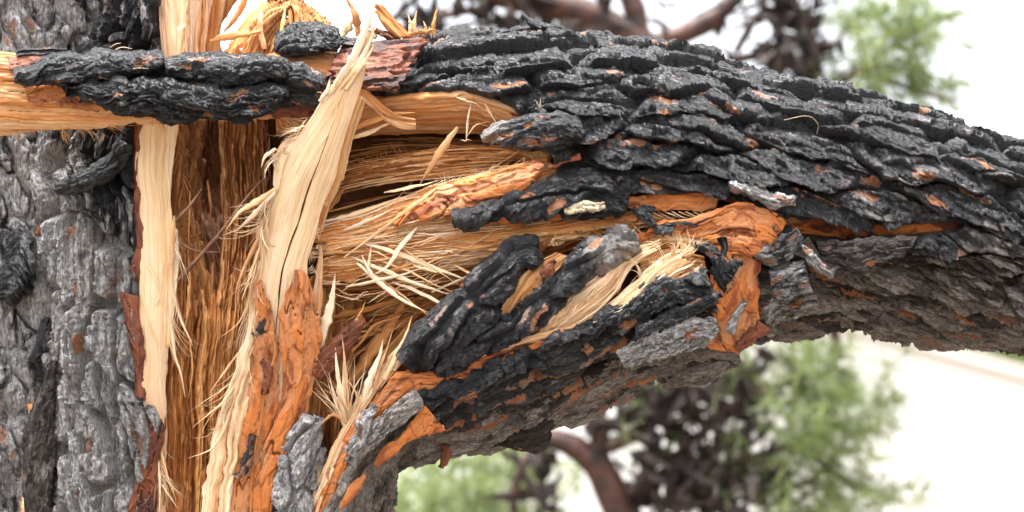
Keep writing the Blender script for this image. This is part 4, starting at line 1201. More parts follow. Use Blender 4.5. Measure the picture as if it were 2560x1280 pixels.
# slanting splinters in the lower hollow
for pts, wv, m_ in (([(870, 960, -40), (930, 880, -20), (990, 790, -30), (1012, 740, -40)], 30, M_heart), ([(900, 990, -30), (960, 900, -16), (1010, 830, -20), (1040, 780, -30)], 22, M_heart), ([(960, 870, -60), (1030, 800, -60), (1090, 740, -60), (1150, 700, -60)], 16, M_heart),
                    ([(1000, 840, -80), (1050, 770, -80), (1070, 720, -80)], 14, M_dark), ([(850, 900, -90), (900, 850, -90), (930, 800, -90)], 20, M_dark), ([(830, 790, -40), (930, 770, -30), (1010, 750, -30)], 14, M_heart), ([(880, 880, -20), (940, 810, -10), (1000, 790, -10)], 8, M_fan),
                    ([(1020, 900, 20), (1060, 830, 20), (1120, 770, 10), (1190, 720, 0)], 18, M_heart), ([(1180, 720, 0), (1240, 660, 10), (1300, 610, 10)], 16, M_heart), ([(950, 940, -20), (1020, 850, -16), (1080, 790, -20)], 18, M_heart)):
    splinter(LB, pts, wv, m_, jit=4, taper=(0.7, 0.3), ns=12)
bundle(LB, [(1150, 740, -40), (1250, 670, -30), (1350, 610, -30)], [(1230, 760, -50), (1300, 700, -40), (1400, 620, -40)], 12, M_heart, (6, 12), 461, z=6)

# orange tongue and black ridge on the middle strap
inner('inner_bark', LB, [(976, 562, 60), (1010, 520, 58), (1060, 486, 56), (1140, 456, 54), (1240, 430, 50), (1310, 412, 46), (1366, 402, 40)], [(990, 566, 66), (1050, 562, 72), (1130, 548, 74), (1210, 520, 72), (1290, 484, 66), (1340, 450, 58), (1372, 424, 48)], M_inner, bulge=16, amp=8, thick=14, seed=465, cs=95, ct=32, tan=0.9, jag=16)
inner('inner_bark', LB, [(1150, 552, 66), (1250, 548, 68), (1340, 536, 66), (1430, 532, 60)], [(1170, 562, 64), (1260, 566, 66), (1350, 558, 64), (1440, 546, 58)], M_inner, bulge=6, amp=5, seed=466, tan=0.9)
Pw = ruled([(1126, 544, 76), (1190, 528, 82), (1270, 494, 82), (1340, 462, 74), (1400, 440, 66), (1480, 430, 60), (1580, 430, 60)], [(1130, 552, 78), (1220, 552, 86), (1300, 540, 90), (1360, 534, 88), (1430, 548, 84), (1500, 546, 78), (1574, 530, 70)], 2.6, 2.6, 0, 26, 0.5, 8, 467)
vv = np.linspace(0, 1, Pw.shape[1])[None]
uu = np.linspace(0, 1, Pw.shape[0])[:, None]
bark('bark_plate', LB, Pw, M_char, cs=200, ct=42, amp=26, tm=0.72, fine=0.8, sub=0.4, ledge=0.22, seed=468, grey=0.06, fall=np.minimum(np.minimum(vv, 1 - vv) * 6, np.minimum(uu, 1 - uu) * 14) + 0.06, flake=0.07, over=0.3)
lump('lichen_crust', LB, [(1408, 512, 112), (1450, 508, 114), (1510, 502, 108)], [(1414, 538, 112), (1450, 536, 116), (1512, 524, 108)], M_lichen, bulge=6, amp=5, seed=469, flake=0)
# the bark chunk hanging in the opening
lump('bark_plate', LB, [(1200, 338, 70), (1240, 310, 84), (1320, 290, 90), (1400, 278, 84), (1452, 300, 70)], [(1206, 352, 74), (1250, 360, 92), (1310, 372, 98), (1400, 374, 92), (1458, 356, 78)], M_char, bulge=36, amp=8, thick=26, seed=470, grey=lambda x, y: 0.7 * sst(1330, 1230, x), flake=0.04, ext=[(1218, 348, 1238, 340, 8), (1256, 342, 1276, 336, 9), (1300, 356, 1335, 356, 10), (1358, 352, 1386, 342, 9)])
wood('torn_wood', LB, [(1400, 286, 40), (1440, 286, 40), (1470, 310, 36), (1530, 330, 30)], [(1440, 330, 40), (1460, 338, 40), (1490, 346, 36), (1530, 350, 30)], M_fan, amp=5, thick=14, seed=475, red=0.2)
inner('inner_bark', LB, [(1366, 410, 80), (1410, 396, 84), (1450, 384, 84)], [(1376, 428, 84), (1420, 412, 88), (1454, 400, 86)], M_red, bulge=6, amp=4, seed=476)

shred(LB, [(1400, 556, 30), (1500, 545, 34), (1640, 536, 40)], [(1430, 620, 20), (1540, 604, 24), (1640, 560, 36)], 70, M_fan, (1.5, 4.5), 2464, drift=0.3, lift=30)
# orange gap in the middle
inner('inner_bark', LB, [(1556, 492, 70), (1620, 488, 74), (1700, 486, 72), (1800, 482, 66)], [(1566, 522, 66), (1630, 528, 70), (1710, 528, 70), (1790, 522, 66)], M_inner, bulge=5, amp=4, thick=18, seed=480, tan=0.5, crack=0.3)
inner('inner_bark', LB, [(1640, 556, 84), (1720, 540, 90), (1800, 520, 92), (1860, 506, 92), (1930, 520, 82), (1965, 556, 70)], [(1600, 596, 80), (1700, 590, 84), (1770, 600, 90), (1830, 640, 96), (1900, 640, 92), (1945, 600, 80)], M_inner, bulge=10, amp=7, thick=18, seed=481, tan=0.5)
wood('torn_wood', LB, [(1560, 600, 30), (1650, 580, 40), (1750, 566, 46), (1850, 560, 50)], [(1600, 630, 20), (1680, 620, 30), (1760, 600, 40), (1850, 580, 46)], M_fan, amp=6, thick=16, seed=482, red=0.2)
wood('torn_wood', LB, [(1390, 560, -40), (1500, 545, -20), (1600, 540, 0), (1790, 520, 10)], [(1400, 640, -80), (1500, 610, -60), (1600, 590, -30), (1790, 560, 0)], M_dark, amp=10, thick=16, seed=483, stain_shade=0.4)
bundle(LB, [(1400, 562, 20), (1460, 548, 22), (1560, 538, 24), (1700, 530, 30)], [(1460, 610, 16), (1520, 596, 16), (1600, 560, 20), (1700, 548, 30)], 16, M_fan, (4, 9), 484, z=8)
for i in range(12):
    x0 = 1450 + i * 16
    splinter(LB, [(x0, 548, 40), (x0 + 46, 584, 36), (x0 + 82, 606 + i, 20)] if i < 8 else [(x0 + 20, 535, 50), (x0 + 60, 548, 50), (x0 + 90, 552, 46)], rnd.uniform(4, 8), M_fan)
for i in range(9):
    x0 = 1606 + i * 18
    splinter(LB, [(x0, 529, 66), (x0 + 20, 538, 64), (x0 + 44, 548, 62)], rnd.uniform(2.5, 4), M_sap, n=8)
lump('bark_flake', LB, [(1574, 526, 92), (1600, 552, 96), (1626, 574, 96)], [(1600, 518, 94), (1630, 540, 98), (1640, 560, 98)], M_char, bulge=9, amp=5, seed=485, flake=0.02)
lump('bark_flake', LB, [(1630, 560, 96), (1655, 555, 98), (1690, 552, 96)], [(1636, 588, 98), (1660, 588, 100), (1682, 584, 98)], M_char, bulge=8, amp=4, seed=486, grey=0.35, flake=0.02)
lump('bark_flake', LB, [(1690, 552, 90), (1740, 556, 90), (1776, 540, 86)], [(1700, 564, 92), (1745, 566, 92), (1784, 548, 88)], M_char, bulge=7, amp=4, seed=487, flake=0.02)
lump('bark_flake', LB, [(1594, 516, 90), (1620, 514, 92), (1640, 518, 90)], [(1598, 526, 90), (1620, 526, 92), (1640, 526, 90)], M_char, bulge=5, amp=3, seed=488, flake=0)

# knee: orange inner bark around the buckled limb
inner('inner_bark', LB, [(1820, 520, 60), (1780, 600, 80), (1780, 680, 84), (1770, 760, 76), (1750, 830, 60), (1760, 870, 40)], [(1960, 540, 40), (1925, 600, 56), (1900, 680, 64), (1892, 760, 60), (1890, 820, 44), (1850, 884, 20)], M_inner, bulge=22, amp=9, thick=24, seed=490, cs=80, ct=46, tan=0.9, dark=0.25)
lump('bark_flake', LB, [(1836, 870, 50), (1860, 840, 56), (1892, 800, 58)], [(1846, 882, 40), (1888, 862, 46), (1924, 820, 50)], M_red, bulge=10, amp=6, seed=491, flake=0)
lump('bark_flake', LB, [(1812, 830, 86), (1826, 790, 92), (1846, 760, 92)], [(1830, 836, 88), (1848, 800, 94), (1872, 756, 94)], M_grey, bulge=8, amp=6, seed=492, grey=0.8, flake=0.15)
lump('bark_flake', LB, [(1735, 612, 112), (1770, 650, 118), (1790, 690, 116)], [(1770, 606, 114), (1810, 640, 120), (1850, 660, 114)], M_char, bulge=14, amp=7, seed=493, grey=0.3, flake=0.05)
lump('bark_flake', LB, [(1772, 680, 108), (1800, 712, 112), (1812, 726, 110)], [(1800, 640, 110), (1840, 650, 112), (1856, 656, 108)], M_char, bulge=16, amp=9, seed=494, flake=0.04)
lump('bark_flake', LB, [(1800, 636, 122), (1806, 610, 126), (1808, 592, 126)], [(1812, 640, 122), (1818, 612, 126), (1812, 592, 126)], M_char, bulge=6, amp=2, seed=495, flake=0)
# grey loose bark right of the knee
for A, B, sd_, gr, m_ in (([(1870, 612, 84), (1910, 610, 92), (1960, 590, 96), (1990, 566, 94)], [(1890, 650, 84), (1930, 668, 94), (1970, 650, 98), (2006, 590, 96)], 501, 0.5, M_grey), ([(1920, 680, 84), (1960, 660, 92), (2010, 650, 94)], [(1930, 740, 80), (1970, 756, 86), (2030, 730, 90)], 502, 0.5, M_grey),
                          ([(2000, 602, 98), (2030, 620, 102), (2060, 660, 100)], [(2000, 616, 98), (2040, 670, 104), (2080, 690, 98)], 503, 0.6, M_grey), ([(1900, 770, 60), (1950, 744, 72), (2040, 736, 78)], [(1920, 826, 40), (1970, 800, 60), (2050, 780, 68)], 504, 0.6, M_under),
                          ([(1820, 446, 96), (1870, 460, 104), (1940, 478, 104), (1990, 494, 98)], [(1826, 470, 98), (1880, 500, 108), (1930, 524, 104), (1990, 510, 98)], 505, 0.75, M_grey)):
    lump('bark_plate', LB, [(p[0], p[1], p[2] - 20) for p in A], [(p[0], p[1], p[2] - 20) for p in B], m_, bulge=26, amp=9, thick=28, seed=sd_, grey=gr, flake=0.1)
lw = lambda x, y, dr=-40: -235 + 0.95 * math.sqrt(max(100, (lr(x) + dr) ** 2 - (y - lc(x)) ** 2))
inner('inner_bark', LB, [(x, y, lw(x, y)) for x, y in ((1975, 535), (2060, 535), (2150, 550), (2250, 550), (2420, 545))], [(x, y, lw(x, y)) for x, y in ((1975, 605), (2060, 612), (2150, 610), (2250, 604), (2420, 585))], M_inner, bulge=3, amp=6, thick=14, seed=506, tan=0.0, dark=0.15, edge=6)
lump('bark_plate', LB, [(2040, 600, 58), (2120, 606, 62), (2200, 594, 56), (2290, 590, 50)], [(2060, 668, 58), (2130, 684, 62), (2200, 670, 58), (2270, 630, 52)], M_under, bulge=18, amp=7, thick=24, seed=507, grey=0.05, flake=0.04)

# lower part of the limb: two black straps, bright torn fan, the belly
J1A = [(1004, 900, 60), (1040, 830, 76), (1110, 760, 84), (1190, 690, 86), (1260, 632, 82), (1318, 606, 76), (1350, 620, 70)]
J1B = [(1030, 936, 70), (1110, 890, 92), (1180, 846, 100), (1240, 768, 100), (1282, 704, 94), (1326, 664, 84), (1356, 634, 74)]
Pw = ruled(J1A, J1B, 2.6, 2.6, 0, 40, 0.5, 10, 520)


def bsheet(Pw, mat, seed, grey, cs=210, ct=42, amp=28, flake=0.08, over=0.2, e=6, ue=14, slant=0.0):
    vv = np.linspace(0, 1, Pw.shape[1])[None]
    uu = np.linspace(0, 1, Pw.shape[0])[:, None]
    bark('bark_plate', LB, Pw, mat, cs=cs, ct=ct, amp=amp, seed=seed, grey=grey, fall=np.minimum(np.minimum(vv, 1 - vv) * e, np.minimum(uu, 1 - uu) * ue) + 0.06, flake=flake, over=over, slant=slant, tm=0.72, fine=0.8, sub=0.4, ledge=0.22, gap=1.2, fc=(56, 13))


def backing(A, B, w_off, mat, seed, red=0.3, thick=30, bulge=14):
    A2 = [(p[0], p[1], p[2] - w_off) for p in A]
    B2 = [(p[0], p[1], p[2] - w_off) for p in B]
    inner('inner_bark', LB, A2, B2, mat, bulge=bulge, amp=6, thick=thick, seed=seed, edge=6)


bsheet(Pw, M_char, 521, 0.08, flake=0.12)
backing([(p[0] - 5, p[1] - 4, p[2]) for p in J1A], [(p[0] + 4, p[1] + 5, p[2]) for p in J1B], 12, M_red, 522)
splinter(LB, [(1340, 626, 70), (1366, 606, 76), (1386, 592, 78)], 22, M_inner)
splinter(LB, [(1370, 616, 74), (1384, 600, 78), (1392, 586, 78)], 9, M_sap)
J2A = [(1090, 900, 70), (1180, 852, 84), (1275, 790, 92), (1350, 712, 92), (1425, 650, 90), (1475, 610, 86), (1530, 580, 84), (1596, 588, 80)]
J2B = [(1080, 942, 74), (1190, 880, 92), (1300, 838, 100), (1370, 780, 102), (1440, 712, 102), (1500, 680, 98), (1560, 640, 94), (1602, 606, 84)]
bsheet(ruled(J2A, J2B, 2.6, 2.6, 0, 36, 0.5, 10, 523), M_char, 524, lambda x, y: 0.06 + 0.8 * sst(1440, 1520, x), flake=0.12)
backing(J2A, [(p[0] + 5, p[1] + 6, p[2]) for p in J2B], 12, M_inner, 525)
lump('bark_flake', LB, [(1352, 690, 124), (1362, 655, 128), (1384, 644, 128)], [(1364, 700, 126), (1384, 690, 130), (1388, 656, 130)], M_red, bulge=8, amp=6, seed=527, flake=0)
wood('torn_wood', LB, [(1235, 800, 96), (1280, 720, 100), (1340, 660, 96), (1390, 630, 90)], [(1270, 810, 96), (1345, 730, 100), (1400, 670, 96), (1420, 640, 90)], M_fan, amp=6, thick=14, seed=528, stain_shade=0.1)

# bright fan
FA = [(1320, 845, 78), (1400, 760, 92), (1470, 700, 96), (1540, 640, 90), (1640, 604, 80)]
FB = [(1330, 850, 84), (1440, 810, 104), (1530, 740, 110), (1580, 660, 104), (1680, 600, 92)]
wb = wood('torn_wood', LB, FA, FB, M_sap, bulge=10, amp=7, thick=12, seed=530, split=1.6, jagB=90, holes=0.06)
bundle(wb, FA, FB, 14, M_sap, (5, 11), 531, lift=20, z=8, over=0.04)
shred(wb, FA, FB, 190, M_sap, seed=2531)
GA = [(1420, 826, 96), (1500, 778, 104), (1580, 716, 108), (1650, 650, 106), (1730, 614, 100)]
GB = [(1430, 836, 98), (1530, 800, 110), (1640, 748, 118), (1720, 712, 118), (1778, 680, 110)]
wb = wood('torn_wood', LB, GA, GB, M_sap, bulge=16, amp=8, thick=14, seed=532, split=1.2, jagB=110)
bundle(wb, GA, GB, 22, M_sap, (4, 10), 533, lift=40, z=10, over=0.07, span=(0.2, 0.5))
shred(wb, GA, GB, 190, M_sap, seed=2533)
wood('torn_wood', LB, [(1120, 905, 92), (1220, 872, 100), (1330, 838, 106), (1450, 806, 112), (1560, 764, 118)], [(1130, 916, 96), (1230, 884, 104), (1340, 854, 110), (1460, 820, 116), (1570, 780, 120)], M_sap, bulge=6, amp=4, thick=14, seed=534, red=0.15)
wood('torn_wood', LB, [(1600, 640, 70), (1680, 620, 70), (1760, 640, 76)], [(1600, 720, 70), (1690, 720, 80), (1770, 700, 90)], M_fan, amp=7, thick=14, seed=535, red=0.3)
wood('torn_wood', LB, [(1560, 590, 66), (1640, 584, 70), (1740, 588, 78), (1800, 600, 84)], [(1570, 604, 68), (1650, 600, 74), (1740, 606, 84), (1800, 612, 88)], M_sap, amp=4, thick=10, seed=536, jagA=40)
hairs(LB, 130, [(1600, 700, 120), (1680, 650, 116), (1740, 630, 108)], None, -50, 26, 70, 70, M_sap, (1.2, 3.6), seed=537, bend=-20)
hairs(LB, 60, [(1330, 830, 96), (1400, 770, 104), (1460, 710, 104)], None, 70, 26, 50, 20, M_sap, (2, 5), seed=538)
hairs(LB, 40, [(1180, 885, 108), (1300, 846, 112)], None, -60, 30, 24, 90, M_fan, (1.2, 3), seed=539)
for i in range(16):
    u = i / 15.0
    x0, y0 = 1330 + 150 * u, 842 - 60 * u
    splinter(LB, [(x0, y0, 104 + 6 * u), (x0 + 18, y0 - 30 - 8 * u, 112), (x0 + 36 + 20 * u, y0 - 62 - 34 * u, 108)], rnd.uniform(6, 12), M_sap)

# belly
JA = [(1046, 1010, 70), (1120, 968, 86), (1220, 922, 96), (1330, 870, 106), (1430, 826, 114), (1530, 778, 118), (1620, 730, 122), (1700, 694, 120), (1770, 690, 110)]
JB = [(1020, 1150, -140), (1110, 1122, -140), (1230, 1108, -140), (1330, 1070, -140), (1430, 1028, -140), (1550, 974, -140), (1650, 936, -140), (1750, 926, -120), (1850, 872, -100)]
jm = lambda x: np.interp(x, [1040, 1200, 1400, 1560, 1700, 1800], [1060, 1020, 950, 860, 790, 740])


def greyJ(x, y):
    return 0.05 + 0.62 * sst(-15, 50, y - jm(x))


P = ruled(JA, JB, 2.6, 2.6, 0, 62, 0.5, 10, 540)
JSC = [(1446, 892, 1518, 850, 11), (1300, 945, 1410, 912, 9), (1212, 1054, 1262, 1026, 8), (1140, 1010, 1180, 990, 9), (1260, 990, 1300, 972, 7), (1560, 800, 1580, 790, 7), (1380, 1000, 1430, 975, 6), (1490, 935, 1540, 910, 7)]
split_ = P[..., 1] < jm(P[..., 0])
vv = np.linspace(0, 1, P.shape[1])[None]
uu = np.linspace(0, 1, P.shape[0])[:, None]
fb = np.minimum(np.minimum(vv * 6, 1.0), np.minimum(uu, 1 - uu) * 16) + 0.06
bark('bark_plate', LB, P, M_char, cs=260, ct=46, amp=38, tm=0.72, fine=0.8, sub=0.4, ledge=0.22, gap=1.2, ext=JSC, seed=541, grey=greyJ, fall=np.where(split_, fb, -1), flake=0.08, over=0.3, warp=20)
bark('bark_plate', LB, P, M_under, cs=260, ct=40, amp=38, gap=1.3, ledge=0.24, fc=(80, 12), ext=JSC, seed=543, grey=greyJ, fall=np.where(split_, -1, fb), flake=0.19, over=0.25, warp=20)
backing(JA, [(p[0], p[1] - 40, -60) for p in JB], 16, M_red, 544, bulge=40)
lump('bark_plate', LB, [(1500, 806, 130), (1580, 750, 138), (1640, 704, 138), (1690, 690, 134), (1740, 716, 128)], [(1520, 820, 136), (1600, 790, 146), (1670, 770, 148), (1730, 756, 140), (1762, 730, 130)], M_char, bulge=12, amp=10, edge=14, pw=0.2, thick=16, seed=545, grey=0.1, flake=0.02)
lump('bark_plate', LB, [(1590, 820, 140), (1680, 770, 146), (1800, 734, 136)], [(1590, 850, 142), (1700, 806, 150), (1796, 750, 140)], M_char, bulge=10, amp=9, edge=14, pw=0.2, thick=14, seed=546, grey=0.1, flake=0.02)
lump('bark_plate', LB, [(1540, 880, 132), (1620, 830, 140), (1720, 796, 138), (1790, 800, 124)], [(1560, 920, 120), (1650, 900, 126), (1740, 870, 120), (1800, 830, 110)], M_grey, bulge=12, amp=10, edge=14, pw=0.2, thick=16, seed=547, grey=0.75, flake=0.05, ridge=1.8)
# bark flap and scrap hanging below
lump('bark_flap', LB, [(1196, 1108, -70), (1260, 1080, -60), (1330, 1050, -60), (1388, 1034, -70)], [(1250, 1114, -90), (1300, 1128, -90), (1352, 1130, -90), (1392, 1050, -90)], M_under, bulge=14, amp=6, thick=14, seed=555, grey=0.15, flake=0.03)
lump('bark_flap', LB, [(1098, 1110, -60), (1100, 1150, -60), (1100, 1170, -60)], [(1130, 1115, -60), (1122, 1150, -60), (1106, 1172, -60)], M_red, bulge=6, amp=4, thick=10, seed=556, flake=0, edge=5)

# orange strip joining limb and trunk foot
O_A = [(776, 1300, 40), (830, 1150, 56), (890, 1046, 66), (945, 975, 74), (1000, 928, 80), (1060, 930, 84), (1150, 904, 90), (1250, 874, 98), (1330, 852, 104)]
O_B = [(830, 1300, 36), (880, 1160, 54), (935, 1070, 66), (1000, 1010, 74), (1060, 985, 80), (1120, 966, 86), (1200, 936, 92), (1300, 890, 100), (1400, 846, 106)]
inner('inner_bark', LB, O_A, O_B, M_inner, bulge=14, amp=8, thick=26, seed=560, tan=0.5, dark=0.2, cs=110, ct=34)
wood('torn_wood', LB, [(764, 1300, 34), (800, 1200, 44), (838, 1110, 54), (890, 1010, 62), (950, 920, 66), (1010, 850, 64), (1070, 785, 56)], [(788, 1300, 44), (826, 1190, 54), (864, 1100, 62), (914, 1020, 70), (970, 950, 76), (1020, 890, 74), (1084, 800, 66)], M_sap, bulge=6, amp=6, thick=18, seed=561, jagB=80, red=0.1, split=1.2)
for pts, wv in (([(930, 990, 72), (950, 920, 80), (968, 870, 82), (986, 812, 82)], 16), ([(905, 1010, 70), (925, 950, 78), (950, 890, 80), (958, 850, 80)], 18), ([(960, 950, 76), (990, 890, 82), (1010, 850, 80), (1030, 790, 76)], 14), ([(985, 925, 78), (1030, 850, 78), (1080, 790, 74)], 14),
                ([(862, 1062, 60), (850, 980, 70), (842, 920, 76), (838, 862, 76)], 13), ([(872, 1050, 62), (866, 960, 74), (860, 880, 78), (854, 838, 78)], 11), ([(868, 1070, 62), (840, 1010, 74), (828, 960, 78), (822, 930, 78)], 7), ([(880, 1040, 64), (860, 1000, 72), (858, 900, 76)], 9),
                ([(884, 1034, 66), (892, 990, 80), (862, 940, 88)], 6), ([(870, 1060, 62), (830, 1040, 76), (796, 1066, 80)], 9), ([(875, 1060, 62), (900, 1010, 80), (892, 985, 84)], 6)):
    splinter(LB, pts, wv, M_sap, jit=3, taper=(0.8, 0.05))
hairs(LB, 60, [(866, 1070, 62), (880, 1030, 66)], None, -100, 18, 140, 24, M_sap, (1.5, 4), seed=562)
hairs(LB, 30, [(780, 1280, 40), (800, 1200, 44)], None, -110, 14, 60, 20, M_sap, (1.2, 3), seed=563)
# grey bark at the foot, right of the strip
P = ruled([(800, 1320, 40), (850, 1240, 52), (900, 1150, 64), (950, 1080, 70), (1010, 1020, 74), (1060, 990, 76)], [(965, 1320, -160), (980, 1240, -150), (990, 1190, -140), (1020, 1150, -140), (1060, 1130, -130), (1110, 1110, -130)], 2.6, 2.6, 0, 60, 0.5, 8, 570)
vv = np.linspace(0, 1, P.shape[1])[None]
uu = np.linspace(0, 1, P.shape[0])[:, None]
bark('bark_plate', LB, P, M_under, cs=160, ct=66, amp=26, tm=0.4, ledge=0.3, asym=0.2, seed=571, grey=0.55, fall=np.minimum(vv * 6, (1 - uu) * 14) + 0.06, flake=0.08, over=0.1, warp=20)
lump('bark_plate', LB, [(860, 1150, 110), (910, 1080, 122), (980, 1016, 124), (1040, 976, 118)], [(890, 1170, 112), (950, 1106, 126), (1010, 1056, 128), (1060, 1004, 120)], M_under, bulge=6, amp=7, edge=12, pw=0.2, thick=20, seed=572, grey=0.8, flake=0.03)
lump('bark_flake', LB, [(862, 1130, 116), (880, 1090, 120), (890, 1050, 122), (925, 1008, 118)], [(890, 1148, 118), (916, 1104, 124), (926, 1060, 126), (942, 1012, 120)], M_grey, bulge=10, amp=7, thick=10, seed=573, grey=0.8, flake=0.06)
inner('scale_scar', LB, [(884, 1060, 126), (896, 1036, 128)], [(890, 1110, 126), (912, 1050, 130)], M_inner, bulge=5, amp=4, thick=8, seed=574, edge=5)
inner('scale_scar', LB, [(846, 1260, 96), (870, 1214, 102), (912, 1180, 104)], [(856, 1278, 96), (890, 1240, 104), (916, 1196, 104)], M_inner, bulge=6, amp=4, thick=10, seed=575, edge=6, tan=0.2, dark=0.3)
inner('inner_bark', LB, [(930, 1150, 108), (1000, 1080, 112), (1060, 1010, 108)], [(940, 1168, 104), (1020, 1110, 108), (1110, 1070, 100)], M_inner, bulge=6, amp=5, thick=14, seed=576, tan=0.1, dark=0.9)

# ================================================================== second stem behind on the left
SM = thing('leaning_pine_stem', 'dark scaly pine stem standing behind the split trunk', 'tree trunk', (-60, 1600, -620))
ysm = np.arange(-80, 1350, 3.6)
an = np.linspace(0.9, math.pi + 0.15, 220)
Rs = 350.0
P = np.stack([-20 - Rs * np.cos(an)[None] + (640 - ysm[:, None]) * 0.04, ysm[:, None] + 0 * an[None], -560 + Rs * np.sin(an)[None] + 0 * ysm[:, None]], -1)
bark('bark_plate', SM, P, M_grey, cs=120, ct=60, amp=26, asym=0.4, tm=0.3, fine=0.6, ledge=0.3, fc=(56, 26), seed=601, grey=0.6, flake=0.12, over=0.1, warp=22, slant=-0.35, smin=40)

# ================================================================== twigs and needles caught in the split
def loose(name, pts, wv, mat, label, cat, group=None, taper=(0.8, 0.4)):
    p = crv(pts, 16)
    g_ = strand_geo([p], [wv], [wv * 0.9], 8, rnd.randrange(9999), taper, 0.15)
    o = mk(name, g_[0], g_[1], mat, None, g_[2], g_[3])
    return tag(o, label, cat, group)


loose('dry_twig', [(443, 702, 10), (500, 640, 4), (560, 570, -10), (620, 490, -60), (665, 440, -90)], 10, M_twig, 'long straight brown twig wedged slantwise in the split trunk', 'twig')
loose('dry_twig', [(436, 590, -10), (460, 614, -6), (500, 630, -10), (552, 630, -20)], 6, M_twig, 'short curved brown twig across the brown heartwood', 'twig')
loose('dry_twig', [(430, 560, -20), (470, 520, -30), (505, 472, -60)], 9, M_twig, 'stubby brown twig on the dark heartwood above the curved twig', 'twig')
for pts, lb in (([(276, 118, 60), (290, 110, 70), (302, 108, 76)], 'short arched dry needle rising from the strap beside the trunk bark'), ([(288, 124, 80), (306, 118, 90), (330, 122, 90)], 'longer arched dry needle lying along the top of the charred strap'),
                ([(326, 174, 150), (345, 170, 152), (372, 172, 150)], 'pale straight needle in the dark gap between two charred strap plates')):
    loose('pine_needle', pts, 2.6, M_needle, lb, 'pine needle', 'dry needles')
for pts, lb in (([(1960, 300, 96), (2020, 290, 104), (2045, 310, 104), (2042, 335, 104)], 'long hooked pale needle caught on the black limb bark'),
                ([(1338, 250, 86), (1350, 268, 90), (1362, 276, 90)], 'tiny needle crossing its pair above the hanging bark chunk'), ([(1352, 246, 86), (1350, 262, 90), (1346, 278, 90)], 'tiny upright needle of the crossed pair above the hanging bark chunk')):
    loose('pine_needle', pts, 1.4, M_needle, lb, 'pine needle', 'dry needles')

# ================================================================== background
WB = -15000.0          # depth of the pine behind, in px units
KB = (D - WB) / D * S  # metres per photo px there
M_leaf = mat_plain('pine_needles', (0.15, 0.20, 0.055), (0.28, 0.34, 0.13), 6, 0.6, 0.5)
M_leaf2 = mat_plain('shrub_leaves', (0.20, 0.25, 0.09), (0.34, 0.40, 0.19), 6, 0.6, 0.5)
M_bgbark = mat_plain('reddish_branch_bark', (0.022, 0.013, 0.011), (0.095, 0.034, 0.022), 9, 0.6)
M_dead = mat_plain('dead_twigs', (0.007, 0.0045, 0.004), (0.035, 0.018, 0.013), 12, 0.8)


def tube(name, parent, pts, r0, r1, mat, w=WB, n=24, ns=12, seed=0, k=None):
    p = W(crv(pts, n, w))
    k = k or (D - w) / D * S
    T = np.gradient(p, axis=0)
    T /= np.linalg.norm(T, axis=1, keepdims=True)
    X = np.cross(T, [0.1, 1.0, 0.05])
    X /= np.linalg.norm(X, axis=1, keepdims=True)
    Y = np.cross(X, T)
    rr = np.linspace(r0, r1, n) * k * (1 + 0.14 * fbm(np.arange(n) / 3.0, np.zeros(n) + seed, 3, seed))
    a = np.arange(ns) * 2 * np.pi / ns
    V = p[:, None] + (X[:, None] * np.cos(a)[None, :, None] + Y[:, None] * np.sin(a)[None, :, None]) * rr[:, None, None]
    i, j = np.meshgrid(np.arange(n - 1), np.arange(ns), indexing='ij')
    j2 = (j + 1) % ns
    F = np.stack([i * ns + j, (i + 1) * ns + j, (i + 1) * ns + j2, i * ns + j2], -1).reshape(-1, 4)
    return mk(name, V.reshape(-1, 3), F, mat, parent, world=True)


def tuft_mesh(name, parent, clusters, mat, seed, needle=0.17, nn=18, wid=0.010, dens=0.27, w=WB, droop=0.2):
    r_ = np.random.default_rng(seed)
    k = (D - w) / D * S
    C, Dr = [], []
    for cx, cy, r, f in clusters:
        n = int(f * dens * (r / 17.0) ** 2 * 1.5)
        d = r_.normal(size=(n, 3))
        d /= np.linalg.norm(d, axis=1, keepdims=True)
        rad = r_.uniform(0, 1, (n, 1)) ** 0.45
        d2 = d * rad * np.array([1, 1.4, 1]) * r * k
        C.append(W(np.array([cx, cy, w])) + d2)
        q = d + r_.normal(size=(n, 3)) * 0.6
        Dr.append(q / np.linalg.norm(q, axis=1, keepdims=True))
    C, Dr = np.vstack(C), np.vstack(Dr)
    n = len(C)
    nd = Dr[:, None] * 0.7 + r_.normal(size=(n, nn, 3)) * 0.55
    nd[..., 2] -= droop
    nd /= np.linalg.norm(nd, axis=-1, keepdims=True)
    L = needle * r_.uniform(0.6, 1.2, (n, nn, 1))
    base = C[:, None] + Dr[:, None] * r_.uniform(-0.5, 0.5, (n, nn, 1)) * needle * 0.8
    side = np.cross(nd, r_.normal(size=(n, nn, 3)))
    side /= np.linalg.norm(side, axis=-1, keepdims=True) + 1e-9
    V = np.stack([base - side * wid / 2, base + side * wid / 2, base + nd * L + side * wid / 4, base + nd * L - side * wid / 4], 2).reshape(-1, 3)
    F = np.arange(len(V)).reshape(-1, 4)
    return mk(name, V, F, mat, parent, world=True, stuff=True, smooth=False), C


